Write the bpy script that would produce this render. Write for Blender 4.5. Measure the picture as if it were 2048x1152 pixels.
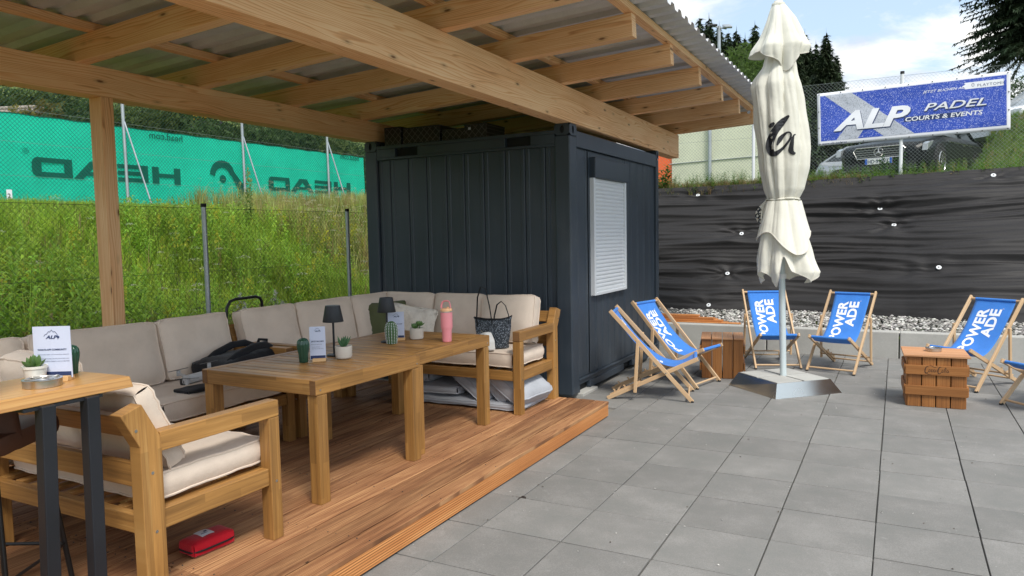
import bpy, bmesh, math, random
import numpy as np
from mathutils import Vector, Matrix, noise, Euler
R = math.radians
random.seed(7)
for o in list(bpy.data.objects): bpy.data.objects.remove(o)
SC = bpy.context.scene
COL = SC.collection

# ------------------------------------------------------------------ camera
F, YAW, PITCH, ROLL = 1457.157, 0.4875, -0.07106, -0.019325
CX, CY, CZ = 2.0848, -3.9943, 1.6508
fw = Vector((-math.sin(YAW)*math.cos(PITCH), math.cos(YAW)*math.cos(PITCH), math.sin(PITCH)))
rt = Vector((math.cos(YAW), math.sin(YAW), 0)); up = rt.cross(fw)
c_, s_ = math.cos(ROLL), math.sin(ROLL)
r2 = rt*c_ + up*s_; u2 = up*c_ - rt*s_
cam = bpy.data.cameras.new('camera'); co = bpy.data.objects.new('camera', cam); COL.objects.link(co)
cam.sensor_fit = 'HORIZONTAL'; cam.sensor_width = 36; cam.lens = F/2048*36
cam.clip_start = .05; cam.clip_end = 2000
co.matrix_world = Matrix(((r2.x, u2.x, -fw.x, CX), (r2.y, u2.y, -fw.y, CY), (r2.z, u2.z, -fw.z, CZ), (0, 0, 0, 1)))
SC.camera = co

# ------------------------------------------------------------------ light
SUN_DIR = Vector((.44, -.38, .81)).normalized()       # towards the sun, veiled by thin cloud
SUN_E = math.asin(SUN_DIR.z); SUN_AZ = math.atan2(SUN_DIR.x, SUN_DIR.y)
w = bpy.data.worlds.new('World'); SC.world = w; w.use_nodes = True
nt = w.node_tree; nt.nodes.clear()
def NN(nt, t, **kw):
    n = nt.nodes.new(t)
    for k, v in kw.items():
        if k.startswith('_'): setattr(n, k[1:], v)
        else:
            key = int(k[1:]) if k[0] == 'i' and k[1:].isdigit() else k.replace('__', ' ')
            s = n.inputs[key]
            if isinstance(v, bpy.types.NodeSocket): nt.links.new(v, s)
            else: s.default_value = v
    return n
def ramp(nt, fac, stops, interp='LINEAR'):
    n = nt.nodes.new('ShaderNodeValToRGB'); cr = n.color_ramp; cr.interpolation = interp
    while len(cr.elements) > 1: cr.elements.remove(cr.elements[0])
    for i, (p, c) in enumerate(stops):
        e = cr.elements[0] if i == 0 else cr.elements.new(p)
        e.position = p
        if not isinstance(c, (tuple, list)): c = (c, c, c)
        e.color = tuple(c[:3]) + (1,)
    nt.links.new(fac, n.inputs[0]); return n.outputs[0]
sky = NN(nt, 'ShaderNodeTexSky', _sky_type='NISHITA', _sun_disc=False, _sun_elevation=SUN_E, _sun_rotation=SUN_AZ,
         _air_density=1.0, _dust_density=1.6, _ozone_density=1.2, _altitude=900)
tc = NN(nt, 'ShaderNodeTexCoord')
sep = NN(nt, 'ShaderNodeSeparateXYZ', Vector=tc.outputs['Generated'])
# flat cloud layer: project the view direction on a plane overhead
zz = NN(nt, 'ShaderNodeMath', _operation='MAXIMUM', i0=sep.outputs[2], i1=0.0)
zp = NN(nt, 'ShaderNodeMath', _operation='ADD', i0=zz.outputs[0], i1=.22)
px = NN(nt, 'ShaderNodeMath', _operation='DIVIDE', i0=sep.outputs[0], i1=zp.outputs[0])
py = NN(nt, 'ShaderNodeMath', _operation='DIVIDE', i0=sep.outputs[1], i1=zp.outputs[0])
pv = NN(nt, 'ShaderNodeCombineXYZ', X=px.outputs[0], Y=py.outputs[0], Z=3.7)
n1 = NN(nt, 'ShaderNodeTexNoise', Vector=pv.outputs[0], Scale=2.1, Detail=9, Roughness=.6, Distortion=.35)
n2 = NN(nt, 'ShaderNodeTexNoise', Vector=pv.outputs[0], Scale=4.2, Detail=6, Roughness=.55, Distortion=.5)
cov = ramp(nt, n1.outputs[0], [(.42, 0), (.50, .45), (.56, .85), (.66, 1)])
shade = ramp(nt, n2.outputs[0], [(.34, (2.5, 2.65, 3.0)), (.50, (3.75, 3.78, 3.8)), (.66, (4.6, 4.45, 4.15))])
pale = NN(nt, 'ShaderNodeMixRGB', _blend_type='MIX', Fac=.74, Color1=sky.outputs[0], Color2=(2.0, 2.5, 2.95, 1))
mx = NN(nt, 'ShaderNodeMixRGB', _blend_type='MIX', Fac=cov, Color1=pale.outputs[0], Color2=shade)
bg = NN(nt, 'ShaderNodeBackground', Color=mx.outputs[0], Strength=.125)
out = NN(nt, 'ShaderNodeOutputWorld', Surface=bg.outputs[0])
sun = bpy.data.lights.new('sun', 'SUN'); sun.energy = 1.5; sun.angle = R(18); sun.color = (1, .95, .87)
so = bpy.data.objects.new('sun', sun); COL.objects.link(so)
so.rotation_euler = SUN_DIR.to_track_quat('Z', 'Y').to_euler()
vs = SC.view_settings; vs.view_transform = 'Standard'; vs.look = 'None'; vs.exposure = 1.34; vs.gamma = 1; vs.use_curve_mapping = False
SC.cycles.max_bounces = 10; SC.cycles.diffuse_bounces = 6; SC.cycles.transparent_max_bounces = 12

# ------------------------------------------------------------------ materials
def mat(name, col=(.5, .5, .5), rough=.6, metal=0, spec=.5, **kw):
    m = bpy.data.materials.new(name); m.use_nodes = True
    t = m.node_tree; b = t.nodes['Principled BSDF']
    b.inputs['Base Color'].default_value = tuple(col)+(1,)
    b.inputs['Roughness'].default_value = rough; b.inputs['Metallic'].default_value = metal
    b.inputs['Specular IOR Level'].default_value = spec
    return m, t, b
def bump(t, b, h, strength=.3, dist=.01):
    n = NN(t, 'ShaderNodeBump', Strength=strength, Distance=dist, Height=h); t.links.new(n.outputs[0], b.inputs['Normal']); return n
def objvec(t, scale=(1, 1, 1), rnd=True):
    tc = NN(t, 'ShaderNodeTexCoord'); v = tc.outputs['Object']
    if rnd:
        oi = NN(t, 'ShaderNodeObjectInfo')
        m = NN(t, 'ShaderNodeMath', _operation='MULTIPLY', i0=oi.outputs['Random'], i1=61.0)
        v = NN(t, 'ShaderNodeVectorMath', _operation='ADD', i0=v, i1=m.outputs[0]).outputs[0]
    return NN(t, 'ShaderNodeVectorMath', _operation='MULTIPLY', i0=v, i1=scale).outputs[0]
def vary(t, col, amt, sock=None):
    """per object brightness variation"""
    oi = NN(t, 'ShaderNodeObjectInfo')
    mr = NN(t, 'ShaderNodeMapRange', i0=oi.outputs['Random'], i3=1-amt, i4=1+amt)
    return NN(t, 'ShaderNodeHueSaturation', Value=mr.outputs[0], Color=col).outputs[0]
def simple(name, col, rough=.6, metal=0, spec=.5, nscale=40, namt=.12, bmp=0, big=3, bdist=.002):
    m, t, b = mat(name, col, rough, metal, spec)
    v = objvec(t)
    a = NN(t, 'ShaderNodeTexNoise', Vector=v, Scale=nscale, Detail=6, Roughness=.65)
    g = NN(t, 'ShaderNodeTexNoise', Vector=v, Scale=big, Detail=4)
    mixf = NN(t, 'ShaderNodeMath', _operation='MULTIPLY_ADD', i0=a.outputs[0], i1=.5, i2=g.outputs[0])
    k = ramp(t, mixf.outputs[0], [(.45, tuple(c*(1-namt) for c in col)), (1.05, tuple(min(1, c*(1+namt)) for c in col))])
    t.links.new(k, b.inputs['Base Color'])
    rr = NN(t, 'ShaderNodeMapRange', i0=g.outputs[0], i3=max(0, rough-.1), i4=min(1, rough+.1)); t.links.new(rr.outputs[0], b.inputs['Roughness'])
    if bmp: bump(t, b, a.outputs[0], bmp, bdist)
    return m
def wood(name, dark, mid, light, rough=.55, ring=9, knots=.0, fine=1.0, grey=0, ribs=False, vamt=.10, spec=.35, lam=0, warp=9.0, rings=.24):
    m, t, b = mat(name, mid, rough, 0, spec)
    tc = NN(t, 'ShaderNodeTexCoord'); sp = NN(t, 'ShaderNodeSeparateXYZ', Vector=tc.outputs['UV'])
    oi = NN(t, 'ShaderNodeObjectInfo')
    ru = NN(t, 'ShaderNodeMath', _operation='MULTIPLY_ADD', i0=oi.outputs['Random'], i1=53.0, i2=sp.outputs[0])
    rv = NN(t, 'ShaderNodeMath', _operation='MULTIPLY_ADD', i0=oi.outputs['Random'], i1=17.3, i2=sp.outputs[1])
    def vec(su, sv):
        a = NN(t, 'ShaderNodeMath', _operation='MULTIPLY', i0=ru.outputs[0], i1=su)
        c = NN(t, 'ShaderNodeMath', _operation='MULTIPLY', i0=rv.outputs[0], i1=sv)
        return NN(t, 'ShaderNodeCombineXYZ', X=a.outputs[0], Y=c.outputs[0], Z=0.0).outputs[0]
    # growth lines: straight bands bent by slow noise along the grain
    wn = NN(t, 'ShaderNodeTexNoise', Vector=vec(.55, 6.5), Scale=1, Detail=2, Roughness=.5)
    wk = NN(t, 'ShaderNodeMath', _operation='MULTIPLY', i0=rv.outputs[0], i1=ring*9.0)
    wk = NN(t, 'ShaderNodeMath', _operation='MULTIPLY_ADD', i0=wn.outputs[0], i1=warp, i2=wk.outputs[0])
    wk = NN(t, 'ShaderNodeMath', _operation='FRACT', i0=wk.outputs[0])
    wv = ramp(t, wk.outputs[0], [(0, .75), (.55, .6), (.86, 0), (.93, .15), (1, .75)])
    st = NN(t, 'ShaderNodeTexNoise', Vector=vec(1.5, 38), Scale=1, Detail=6, Roughness=.6, Distortion=.3)
    fi = NN(t, 'ShaderNodeTexNoise', Vector=vec(9, 320), Scale=1, Detail=3, Roughness=.6)
    bl = NN(t, 'ShaderNodeTexNoise', Vector=vec(.9, 4.5), Scale=1, Detail=3)
    a = NN(t, 'ShaderNodeMath', _operation='MULTIPLY', i0=wv, i1=rings)
    c = NN(t, 'ShaderNodeMath', _operation='MULTIPLY_ADD', i0=st.outputs[0], i1=.5, i2=a.outputs[0])
    d = NN(t, 'ShaderNodeMath', _operation='MULTIPLY_ADD', i0=fi.outputs[0], i1=.22*fine, i2=c.outputs[0])
    e = NN(t, 'ShaderNodeMath', _operation='MULTIPLY_ADD', i0=bl.outputs[0], i1=.55, i2=d.outputs[0])
    colr = ramp(t, e.outputs[0], [(.42, dark), (.78, mid), (1.12, light)])
    if lam:
        # glued-up lamellas: slight tone steps across and along the piece
        fl = NN(t, 'ShaderNodeTexBrick', Vector=vec(1.0, 1.0), Color1=(.72, .72, .72, 1), Color2=(1.22, 1.22, 1.2, 1), Mortar=(1, 1, 1, 1), Scale=1, Mortar__Size=0, Brick__Width=.55, Row__Height=lam, _offset=.37)
        mm = NN(t, 'ShaderNodeMixRGB', _blend_type='MULTIPLY', Fac=.75, Color1=colr, Color2=fl.outputs[0]); colr = mm.outputs[0]
    if knots:
        vo = NN(t, 'ShaderNodeTexVoronoi', Vector=vec(3.0, 9.5), Scale=1.0, Randomness=1.0)
        kr = ramp(t, vo.outputs['Distance'], [(0, 1), (.055*knots, .9), (.10*knots, .25), (.2*knots, 0)])
        mm = NN(t, 'ShaderNodeMixRGB', _blend_type='MIX', Fac=kr, Color1=colr, Color2=tuple(x*.35 for x in dark)+(1,)); colr = mm.outputs[0]
    colr = vary(t, colr, vamt)
    t.links.new(colr, b.inputs['Base Color'])
    if ribs:
        w2 = NN(t, 'ShaderNodeTexWave', _wave_type='BANDS', _bands_direction='Y', Vector=NN(t, 'ShaderNodeCombineXYZ', X=0.0, Y=sp.outputs[1]).outputs[0], Scale=22, Distortion=0)
        hh = NN(t, 'ShaderNodeMath', _operation='MULTIPLY_ADD', i0=st.outputs[0], i1=.3, i2=w2.outputs['Fac'])
        bump(t, b, hh.outputs[0], .55, .004)
    else:
        bump(t, b, d.outputs[0], .18, .002)
    return m
def leafmat(name, trans=.35, rough=.6):
    m = bpy.data.materials.new(name); m.use_nodes = True; t = m.node_tree; b = t.nodes['Principled BSDF']
    at = NN(t, 'ShaderNodeAttribute', _attribute_name='Col')
    t.links.new(at.outputs['Color'], b.inputs['Base Color']); b.inputs['Roughness'].default_value = rough; b.inputs['Specular IOR Level'].default_value = .25
    tr = NN(t, 'ShaderNodeBsdfTranslucent', Color=at.outputs['Color'])
    mx = NN(t, 'ShaderNodeMixShader', i0=trans, i1=b.outputs[0], i2=tr.outputs[0])
    t.links.new(mx.outputs[0], t.nodes['Material Output'].inputs[0]); return m
def fabric(name, col, weave=420, namt=.06, rough=.9, trans=0, wr=.25):
    m, t, b = mat(name, col, rough, 0, .2)
    v = objvec(t)
    a = NN(t, 'ShaderNodeTexNoise', Vector=v, Scale=weave, Detail=2)
    g = NN(t, 'ShaderNodeTexNoise', Vector=v, Scale=6, Detail=5, Roughness=.6)
    k = NN(t, 'ShaderNodeMath', _operation='MULTIPLY_ADD', i0=a.outputs[0], i1=.8, i2=g.outputs[0])
    c = ramp(t, k.outputs[0], [(.6, tuple(x*(1-namt*1.6) for x in col)), (1.2, tuple(min(1, x*(1+namt)) for x in col))])
    t.links.new(vary(t, c, .03), b.inputs['Base Color'])
    b.inputs['Sheen Weight'].default_value = .15
    hh = NN(t, 'ShaderNodeMath', _operation='MULTIPLY_ADD', i0=a.outputs[0], i1=.06, i2=g.outputs[0])
    bump(t, b, hh.outputs[0], wr, .02)
    if trans:
        tr = NN(t, 'ShaderNodeBsdfTranslucent', Color=c)
        mx = NN(t, 'ShaderNodeMixShader', i0=trans, i1=b.outputs[0], i2=tr.outputs[0]); t.links.new(mx.outputs[0], t.nodes['Material Output'].inputs[0])
    return m

M = {}
M['deck'] = wood('larch decking', (.070, .029, .013), (.245, .108, .047), (.46, .25, .115), rough=.62, ring=11, rings=.36, warp=9, knots=.45, ribs=False, vamt=.20)
M['deck_edge'] = wood('larch fascia', (.30, .10, .028), (.52, .21, .065), (.66, .32, .12), rough=.6, ring=10, knots=.5, ribs=True, vamt=.08)
M['acacia'] = wood('oiled acacia', (.15, .068, .020), (.40, .205, .060), (.60, .365, .135), rough=.42, ring=6, rings=.13, knots=.22, vamt=.11, spec=.45, lam=.043)
M['spruce'] = wood('glulam spruce', (.45, .20, .078), (.80, .435, .205), (.88, .585, .33), rough=.7, ring=7, rings=.44, warp=13, knots=1.0, vamt=.07)
M['beech'] = wood('beech', (.42, .26, .135), (.60, .42, .25), (.70, .52, .34), rough=.5, ring=10, rings=.08, knots=0, vamt=.08)
M['crate'] = wood('stained crate wood', (.14, .05, .014), (.30, .122, .034), (.42, .19, .06), rough=.55, ring=6, rings=.22, knots=.35, vamt=.14)
M['crate_top'] = wood('crate lid wood', (.34, .14, .058), (.50, .25, .12), (.60, .34, .18), rough=.6, ring=6, knots=.3, vamt=.1)
M['slab'] = wood('live edge slab', (.26, .112, .03), (.52, .27, .085), (.66, .40, .15), rough=.35, ring=5, knots=.35, vamt=.05, spec=.5)
M['endgrain'] = wood('end grain', (.10, .045, .016), (.21, .105, .04), (.32, .17, .07), rough=.6, ring=40, knots=0)
M['bamboo'] = simple('light wood foot', (.62, .38, .17), .5, namt=.1)
M['beige'] = fabric('beige cushion cloth', (.70, .59, .49), wr=.4)
M['grey_cloth'] = fabric('grey cushion cloth', (.40, .42, .46))
M['olive_cloth'] = fabric('olive cloth', (.10, .115, .055), wr=.5)
M['cream_cloth'] = fabric('cream tufted cloth', (.80, .74, .64), weave=60, wr=.9)
M['canvas'] = fabric('parasol canvas', (.76, .745, .66), weave=600, namt=.03, rough=.8, trans=.10, wr=.4)
M['blue_canvas'] = fabric('blue deckchair canvas', (.055, .235, .70), weave=500, namt=.06, rough=.75, trans=.15, wr=.35)
M['white_print'] = simple('white print', (.78, .80, .85), .7, namt=.03)
M['black_print'] = simple('black print', (.012, .013, .018), .6, namt=.05)
M['navy_print'] = simple('navy print', (.02, .04, .13), .6, namt=.05)
M['brown_print'] = simple('burnt print', (.055, .02, .008), .7, namt=.1)
def _paint():
    m, t, b = mat('anthracite container paint', (.03, .041, .055), .4, 0, .5)
    v = objvec(t, (1, 1, 1), False)
    st = NN(t, 'ShaderNodeTexNoise', Vector=NN(t, 'ShaderNodeVectorMath', _operation='MULTIPLY', i0=v, i1=(11, 11, .55)).outputs[0], Scale=1, Detail=6, Roughness=.65)
    g = NN(t, 'ShaderNodeTexNoise', Vector=v, Scale=1.3, Detail=5)
    f = NN(t, 'ShaderNodeTexNoise', Vector=v, Scale=160, Detail=2)
    k = NN(t, 'ShaderNodeMath', _operation='MULTIPLY_ADD', i0=st.outputs[0], i1=.6, i2=g.outputs[0])
    c = ramp(t, k.outputs[0], [(.55, (.028, .040, .055)), (.85, (.038, .052, .070)), (1.1, (.054, .067, .083))])
    sc_ = NN(t, 'ShaderNodeTexVoronoi', Vector=NN(t, 'ShaderNodeVectorMath', _operation='MULTIPLY', i0=v, i1=(9, 9, 3)).outputs[0], Scale=1.0, _feature='DISTANCE_TO_EDGE')
    sf_ = ramp(t, sc_.outputs[0], [(0, .35), (.006, .12), (.012, 0)]); sm = NN(t, 'ShaderNodeMath', _operation='MULTIPLY', i0=sf_, i1=ramp(t, g.outputs[0], [(.55, 0), (.68, 1)]))
    c2 = NN(t, 'ShaderNodeMixRGB', Fac=sm.outputs[0], Color1=c, Color2=(.13, .14, .15, 1)); t.links.new(c2.outputs[0], b.inputs['Base Color'])
    rr = NN(t, 'ShaderNodeMapRange', i0=k.outputs[0], i1=.5, i2=1.1, i3=.34, i4=.52); t.links.new(rr.outputs[0], b.inputs['Roughness'])
    h = NN(t, 'ShaderNodeMath', _operation='MULTIPLY_ADD', i0=f.outputs[0], i1=.02, i2=g.outputs[0]); bump(t, b, h.outputs[0], .12, .02); return m
M['steel_paint'] = _paint()
M['recess_shade'] = simple('painted recess shade', (.006, .007, .008), .8)  # near-black colour stands in for the shade inside slots, castings and slab gaps
M['galv'] = simple('galvanised steel', (.46, .49, .51), .42, .75, nscale=60, namt=.14, bmp=.04)
M['roof'] = simple('galvanised roof sheet', (.58, .585, .60), .6, .15, nscale=90, namt=.16, bmp=.05)
M['black_steel'] = simple('black powder coat', (.013, .015, .020), .45, namt=.2)
M['blacktube'] = simple('black tube', (.010, .010, .011), .4, namt=.2)
M['white_metal'] = simple('white aluminium', (.72, .74, .76), .4, 0, .5, nscale=20, namt=.03)
M['pole_paint'] = simple('pale pole paint', (.60, .68, .70), .35, .2, .5, namt=.04)
M['mirror_steel'] = simple('zinc sheet', (.66, .69, .70), .24, 1.0, .5, nscale=8, namt=.05, bmp=.02)
M['chrome'] = simple('brushed steel', (.55, .54, .52), .28, 1.0, nscale=30, namt=.06)
M['concrete'] = simple('concrete kerb', (.40, .395, .37), .85, nscale=55, namt=.16, bmp=.25, big=2.2)
M['rubber'] = simple('black rubber', (.015, .015, .016), .7, namt=.2)
M['wire_green'] = simple('green coated wire', (.012, .045, .035), .5, namt=.1)
M['wire_grey'] = simple('grey wire', (.26, .29, .28), .45, .5, namt=.1)
M['green_wire2'] = simple('court fence wire', (.025, .07, .055), .5, .2, namt=.1)
M['glaze'] = simple('green glaze', (.020, .075, .045), .12, 0, .6, nscale=12, namt=.25)
M['cactus'] = simple('cactus green', (.055, .14, .045), .35, 0, .5, namt=.2)
M['pot'] = simple('pale pot', (.62, .585, .53), .55, namt=.05)
M['white_pot'] = simple('white pot', (.74, .72, .66), .3, namt=.03)
M['soil'] = simple('soil', (.03, .022, .015), .9, namt=.4, bmp=.5)
M['aloe'] = simple('aloe leaf', (.055, .14, .06), .4, namt=.3)
M['succulent'] = simple('succulent leaf', (.085, .17, .045), .4, namt=.35, nscale=12)
M['pink'] = simple('pink enamel', (.82, .30, .34), .35, namt=.03)
M['peach'] = simple('peach plastic', (.86, .50, .27), .4, namt=.03)
M['paper'] = simple('paper', (.62, .68, .86), .25, namt=.02)
M['red_cloth'] = fabric('red nylon', (.55, .008, .022), weave=500, rough=.55, wr=.5)
M['black_cloth'] = fabric('black nylon', (.010, .011, .014), weave=300, rough=.75, wr=.5)
M['leather'] = simple('brown leather', (.10, .042, .024), .5, namt=.25, bmp=.2)
M['white_leather'] = simple('white leather', (.70, .70, .68), .5, namt=.04, bmp=.1)
M['drone_grey'] = simple('drone plastic', (.42, .43, .44), .45, namt=.05)
M['dark_plastic'] = simple('dark plastic', (.02, .021, .023), .4, namt=.1)
M['orange'] = simple('orange sheet', (.80, .13, .025), .6, namt=.1, big=.8)
M['car_dark'] = simple('dark car paint', (.007, .009, .010), .34, 0, .25, namt=.1)
M['car_white'] = simple('white car paint', (.75, .78, .82), .12, 0, .7, namt=.02)
M['car_silver'] = simple('silver car paint', (.42, .44, .45), .15, .6, .7, namt=.04)
M['car_glass'] = simple('car glass', (.02, .026, .028), .04, 0, .9, namt=.2)
M['alloy'] = simple('alloy rim', (.45, .46, .47), .25, .9, namt=.05)
M['plate_blue'] = simple('plate blue', (.02, .12, .55), .4, namt=.03)
M['plate_white'] = simple('plate white', (.78, .80, .80), .4, namt=.03)
M['lamp_glass'] = simple('headlamp glass', (.35, .38, .40), .08, .3, .8, namt=.1)
M['yellow_paint'] = simple('digger yellow', (.70, .40, .02), .5, namt=.1)
M['bark'] = simple('bark', (.10, .065, .045), .9, namt=.35, nscale=18, bmp=.6, bdist=.03)
M['log'] = simple('pale log', (.30, .26, .22), .9, namt=.3)
M['leaf'] = leafmat('leaf', .5)
M['needle'] = leafmat('needle', .12, .7)
M['stone_mix'] = leafmat('pebble', 0.0, .8)
M['bag_print'] = None

def _tile():
    m, t, b = mat('concrete paver', (.26, .255, .245), .85, 0, .3)
    v = objvec(t)
    a = NN(t, 'ShaderNodeTexNoise', Vector=v, Scale=150, Detail=4, Roughness=.8)
    g = NN(t, 'ShaderNodeTexNoise', Vector=v, Scale=3.2, Detail=6, Roughness=.62)
    s = NN(t, 'ShaderNodeTexNoise', Vector=v, Scale=7.5, Detail=7, Roughness=.72, Distortion=.6)
    g2 = NN(t, 'ShaderNodeMath', _operation='MULTIPLY_ADD', i0=g.outputs[0], i1=.55, i2=.225)
    k = NN(t, 'ShaderNodeMath', _operation='MULTIPLY_ADD', i0=a.outputs[0], i1=.75, i2=g2.outputs[0])
    c = ramp(t, k.outputs[0], [(.6, (.150, .161, .153)), (.88, (.202, .197, .188)), (1.15, (.255, .249, .239))])
    lime = ramp(t, s.outputs[0], [(.62, 0), (.72, .5), (.8, .7)])
    c2 = NN(t, 'ShaderNodeMixRGB', Fac=lime, Color1=c, Color2=(.33, .325, .315, 1))
    vo = NN(t, 'ShaderNodeTexVoronoi', Vector=v, Scale=9.0)
    spk = ramp(t, vo.outputs['Distance'], [(0, .55), (.035, .4), (.05, 0)])
    c3 = NN(t, 'ShaderNodeMixRGB', Fac=spk, Color1=c2.outputs[0], Color2=(.45, .44, .42, 1))
    t.links.new(vary(t, c3.outputs[0], .085), b.inputs['Base Color'])
    bump(t, b, a.outputs[0], .25, .002); return m
M['tile'] = _tile()
def _geo():
    m, t, b = mat('black geotextile', (.020, .0185, .019), .58, 0, .3)
    v = objvec(t, (1, 1, 1), False)
    vv = NN(t, 'ShaderNodeVectorMath', _operation='MULTIPLY', i0=v, i1=(.55, 13, 13)).outputs[0]
    a = NN(t, 'ShaderNodeTexNoise', Vector=vv, Scale=1.0, Detail=8, Roughness=.6, Distortion=.8)
    f = NN(t, 'ShaderNodeTexNoise', Vector=v, Scale=300, Detail=2)
    c = ramp(t, a.outputs[0], [(.3, (.016, .0148, .0152)), (.7, (.025, .0232, .0238))]); t.links.new(c, b.inputs['Base Color'])
    hh = NN(t, 'ShaderNodeMath', _operation='MULTIPLY_ADD', i0=f.outputs[0], i1=.03, i2=a.outputs[0])
    bump(t, b, hh.outputs[0], .10, .03); return m
M['geo'] = _geo()
def _tarp(name, col, trans):
    m = bpy.data.materials.new(name); m.use_nodes = True; t = m.node_tree; b = t.nodes['Principled BSDF']
    v = objvec(t, (1, 1, 1), False)
    g = NN(t, 'ShaderNodeTexNoise', Vector=v, Scale=.9, Detail=5, Roughness=.6)
    c = ramp(t, g.outputs[0], [(.3, tuple(x*.9 for x in col)), (.7, tuple(min(1, x*1.1) for x in col))])
    t.links.new(c, b.inputs['Base Color']); b.inputs['Roughness'].default_value = .8; b.inputs['Specular IOR Level'].default_value = .2
    bump(t, b, g.outputs[0], .3, .1)
    tr = NN(t, 'ShaderNodeBsdfTranslucent', Color=c)
    mx = NN(t, 'ShaderNodeMixShader', i0=trans, i1=b.outputs[0], i2=tr.outputs[0]); t.links.new(mx.outputs[0], t.nodes['Material Output'].inputs[0]); return m
M['tarp'] = _tarp('green windscreen mesh', (.03, .85, .57), .5)  # glow of light through the sheet is put into this bright base colour
M['tarp_print'] = _tarp('green windscreen print', (.012, .17, .125), .25)
M['cream_screen'] = _tarp('cream screen', (.78, .80, .64), .3)
def _banner(name, base, speck, dens):
    m, t, b = mat(name, base, .55, 0, .4)
    v = objvec(t, (1, 1, 1), False)
    vo = NN(t, 'ShaderNodeTexVoronoi', Vector=v, Scale=70.0)
    sz = NN(t, 'ShaderNodeTexNoise', Vector=v, Scale=30, Detail=2)
    th = NN(t, 'ShaderNodeMath', _operation='MULTIPLY_ADD', i0=sz.outputs[0], i1=-.55, i2=vo.outputs['Distance'])
    f = ramp(t, th.outputs[0], [(0, 1), (dens, .8), (dens+.06, 0)])
    c = NN(t, 'ShaderNodeMixRGB', Fac=f, Color1=base+(1,), Color2=speck+(1,)); t.links.new(c.outputs[0], b.inputs['Base Color'])
    g = NN(t, 'ShaderNodeTexNoise', Vector=v, Scale=2.2, Detail=3); bump(t, b, g.outputs[0], .3, .12); return m
M['banner_blue'] = _banner('banner blue print', (.030, .080, .46), (.50, .55, .82), -.06)
M['banner_grey'] = _banner('banner grey print', (.50, .53, .60), (.16, .18, .22), -.02)
M['banner_white'] = simple('banner white pvc', (.74, .75, .80), .5, namt=.03)
def _bag():
    m, t, b = mat('patterned bag cloth', (.1, .12, .14), .5, 0, .4)
    v = objvec(t, (1, 1, 1), False)
    vo = NN(t, 'ShaderNodeTexVoronoi', Vector=v, Scale=75, _feature='F1')
    c = ramp(t, vo.outputs['Distance'], [(.25, (.25, .29, .34)), (.45, (.05, .065, .085)), (.6, (.03, .038, .05))]); t.links.new(c, b.inputs['Base Color']); return m
M['bag'] = _bag()
def _boxprint():
    m, t, b = mat('printed black box', (.01, .01, .012), .35, 0, .5)
    v = objvec(t, (1, 1, 1), False)
    r = NN(t, 'ShaderNodeMapping', Vector=v, Rotation=(0, R(45), 0))
    br = NN(t, 'ShaderNodeTexBrick', Vector=NN(t, 'ShaderNodeVectorMath', _operation='MULTIPLY', i0=r.outputs[0], i1=(1, 1, 1)).outputs[0], Scale=1)
    sp = NN(t, 'ShaderNodeSeparateXYZ', Vector=r.outputs[0])
    def lines(s):
        k = NN(t, 'ShaderNodeMath', _operation='MULTIPLY', i0=s, i1=18.0); k = NN(t, 'ShaderNodeMath', _operation='FRACT', i0=k.outputs[0])
        return NN(t, 'ShaderNodeMath', _operation='LESS_THAN', i0=k.outputs[0], i1=.10).outputs[0]
    mm = NN(t, 'ShaderNodeMath', _operation='MAXIMUM', i0=lines(sp.outputs[0]), i1=lines(sp.outputs[2]))
    c = NN(t, 'ShaderNodeMixRGB', Fac=mm.outputs[0], Color1=(.008, .008, .011, 1), Color2=(.10, .10, .11, 1)); t.links.new(c.outputs[0], b.inputs['Base Color']); return m
M['boxprint'] = _boxprint()
def _ground():
    m, t, b = mat('meadow ground', (.06, .09, .025), .95, 0, .1)
    v = objvec(t, (1, 1, 1), False)
    a = NN(t, 'ShaderNodeTexNoise', Vector=v, Scale=.35, Detail=7, Roughness=.65)
    f = NN(t, 'ShaderNodeTexNoise', Vector=v, Scale=9, Detail=6, Roughness=.7)
    k = NN(t, 'ShaderNodeMath', _operation='MULTIPLY_ADD', i0=f.outputs[0], i1=.5, i2=a.outputs[0])
    c = ramp(t, k.outputs[0], [(.5, (.035, .05, .016)), (.72, (.075, .115, .028)), (.9, (.13, .15, .05)), (1.05, (.19, .15, .085))])
    t.links.new(c, b.inputs['Base Color']); bump(t, b, f.outputs[0], .6, .08); return m
M['ground'] = _ground()
M['sub'] = simple('sand bed', (.20, .19, .17), .95, namt=.25, bmp=.3)

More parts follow.
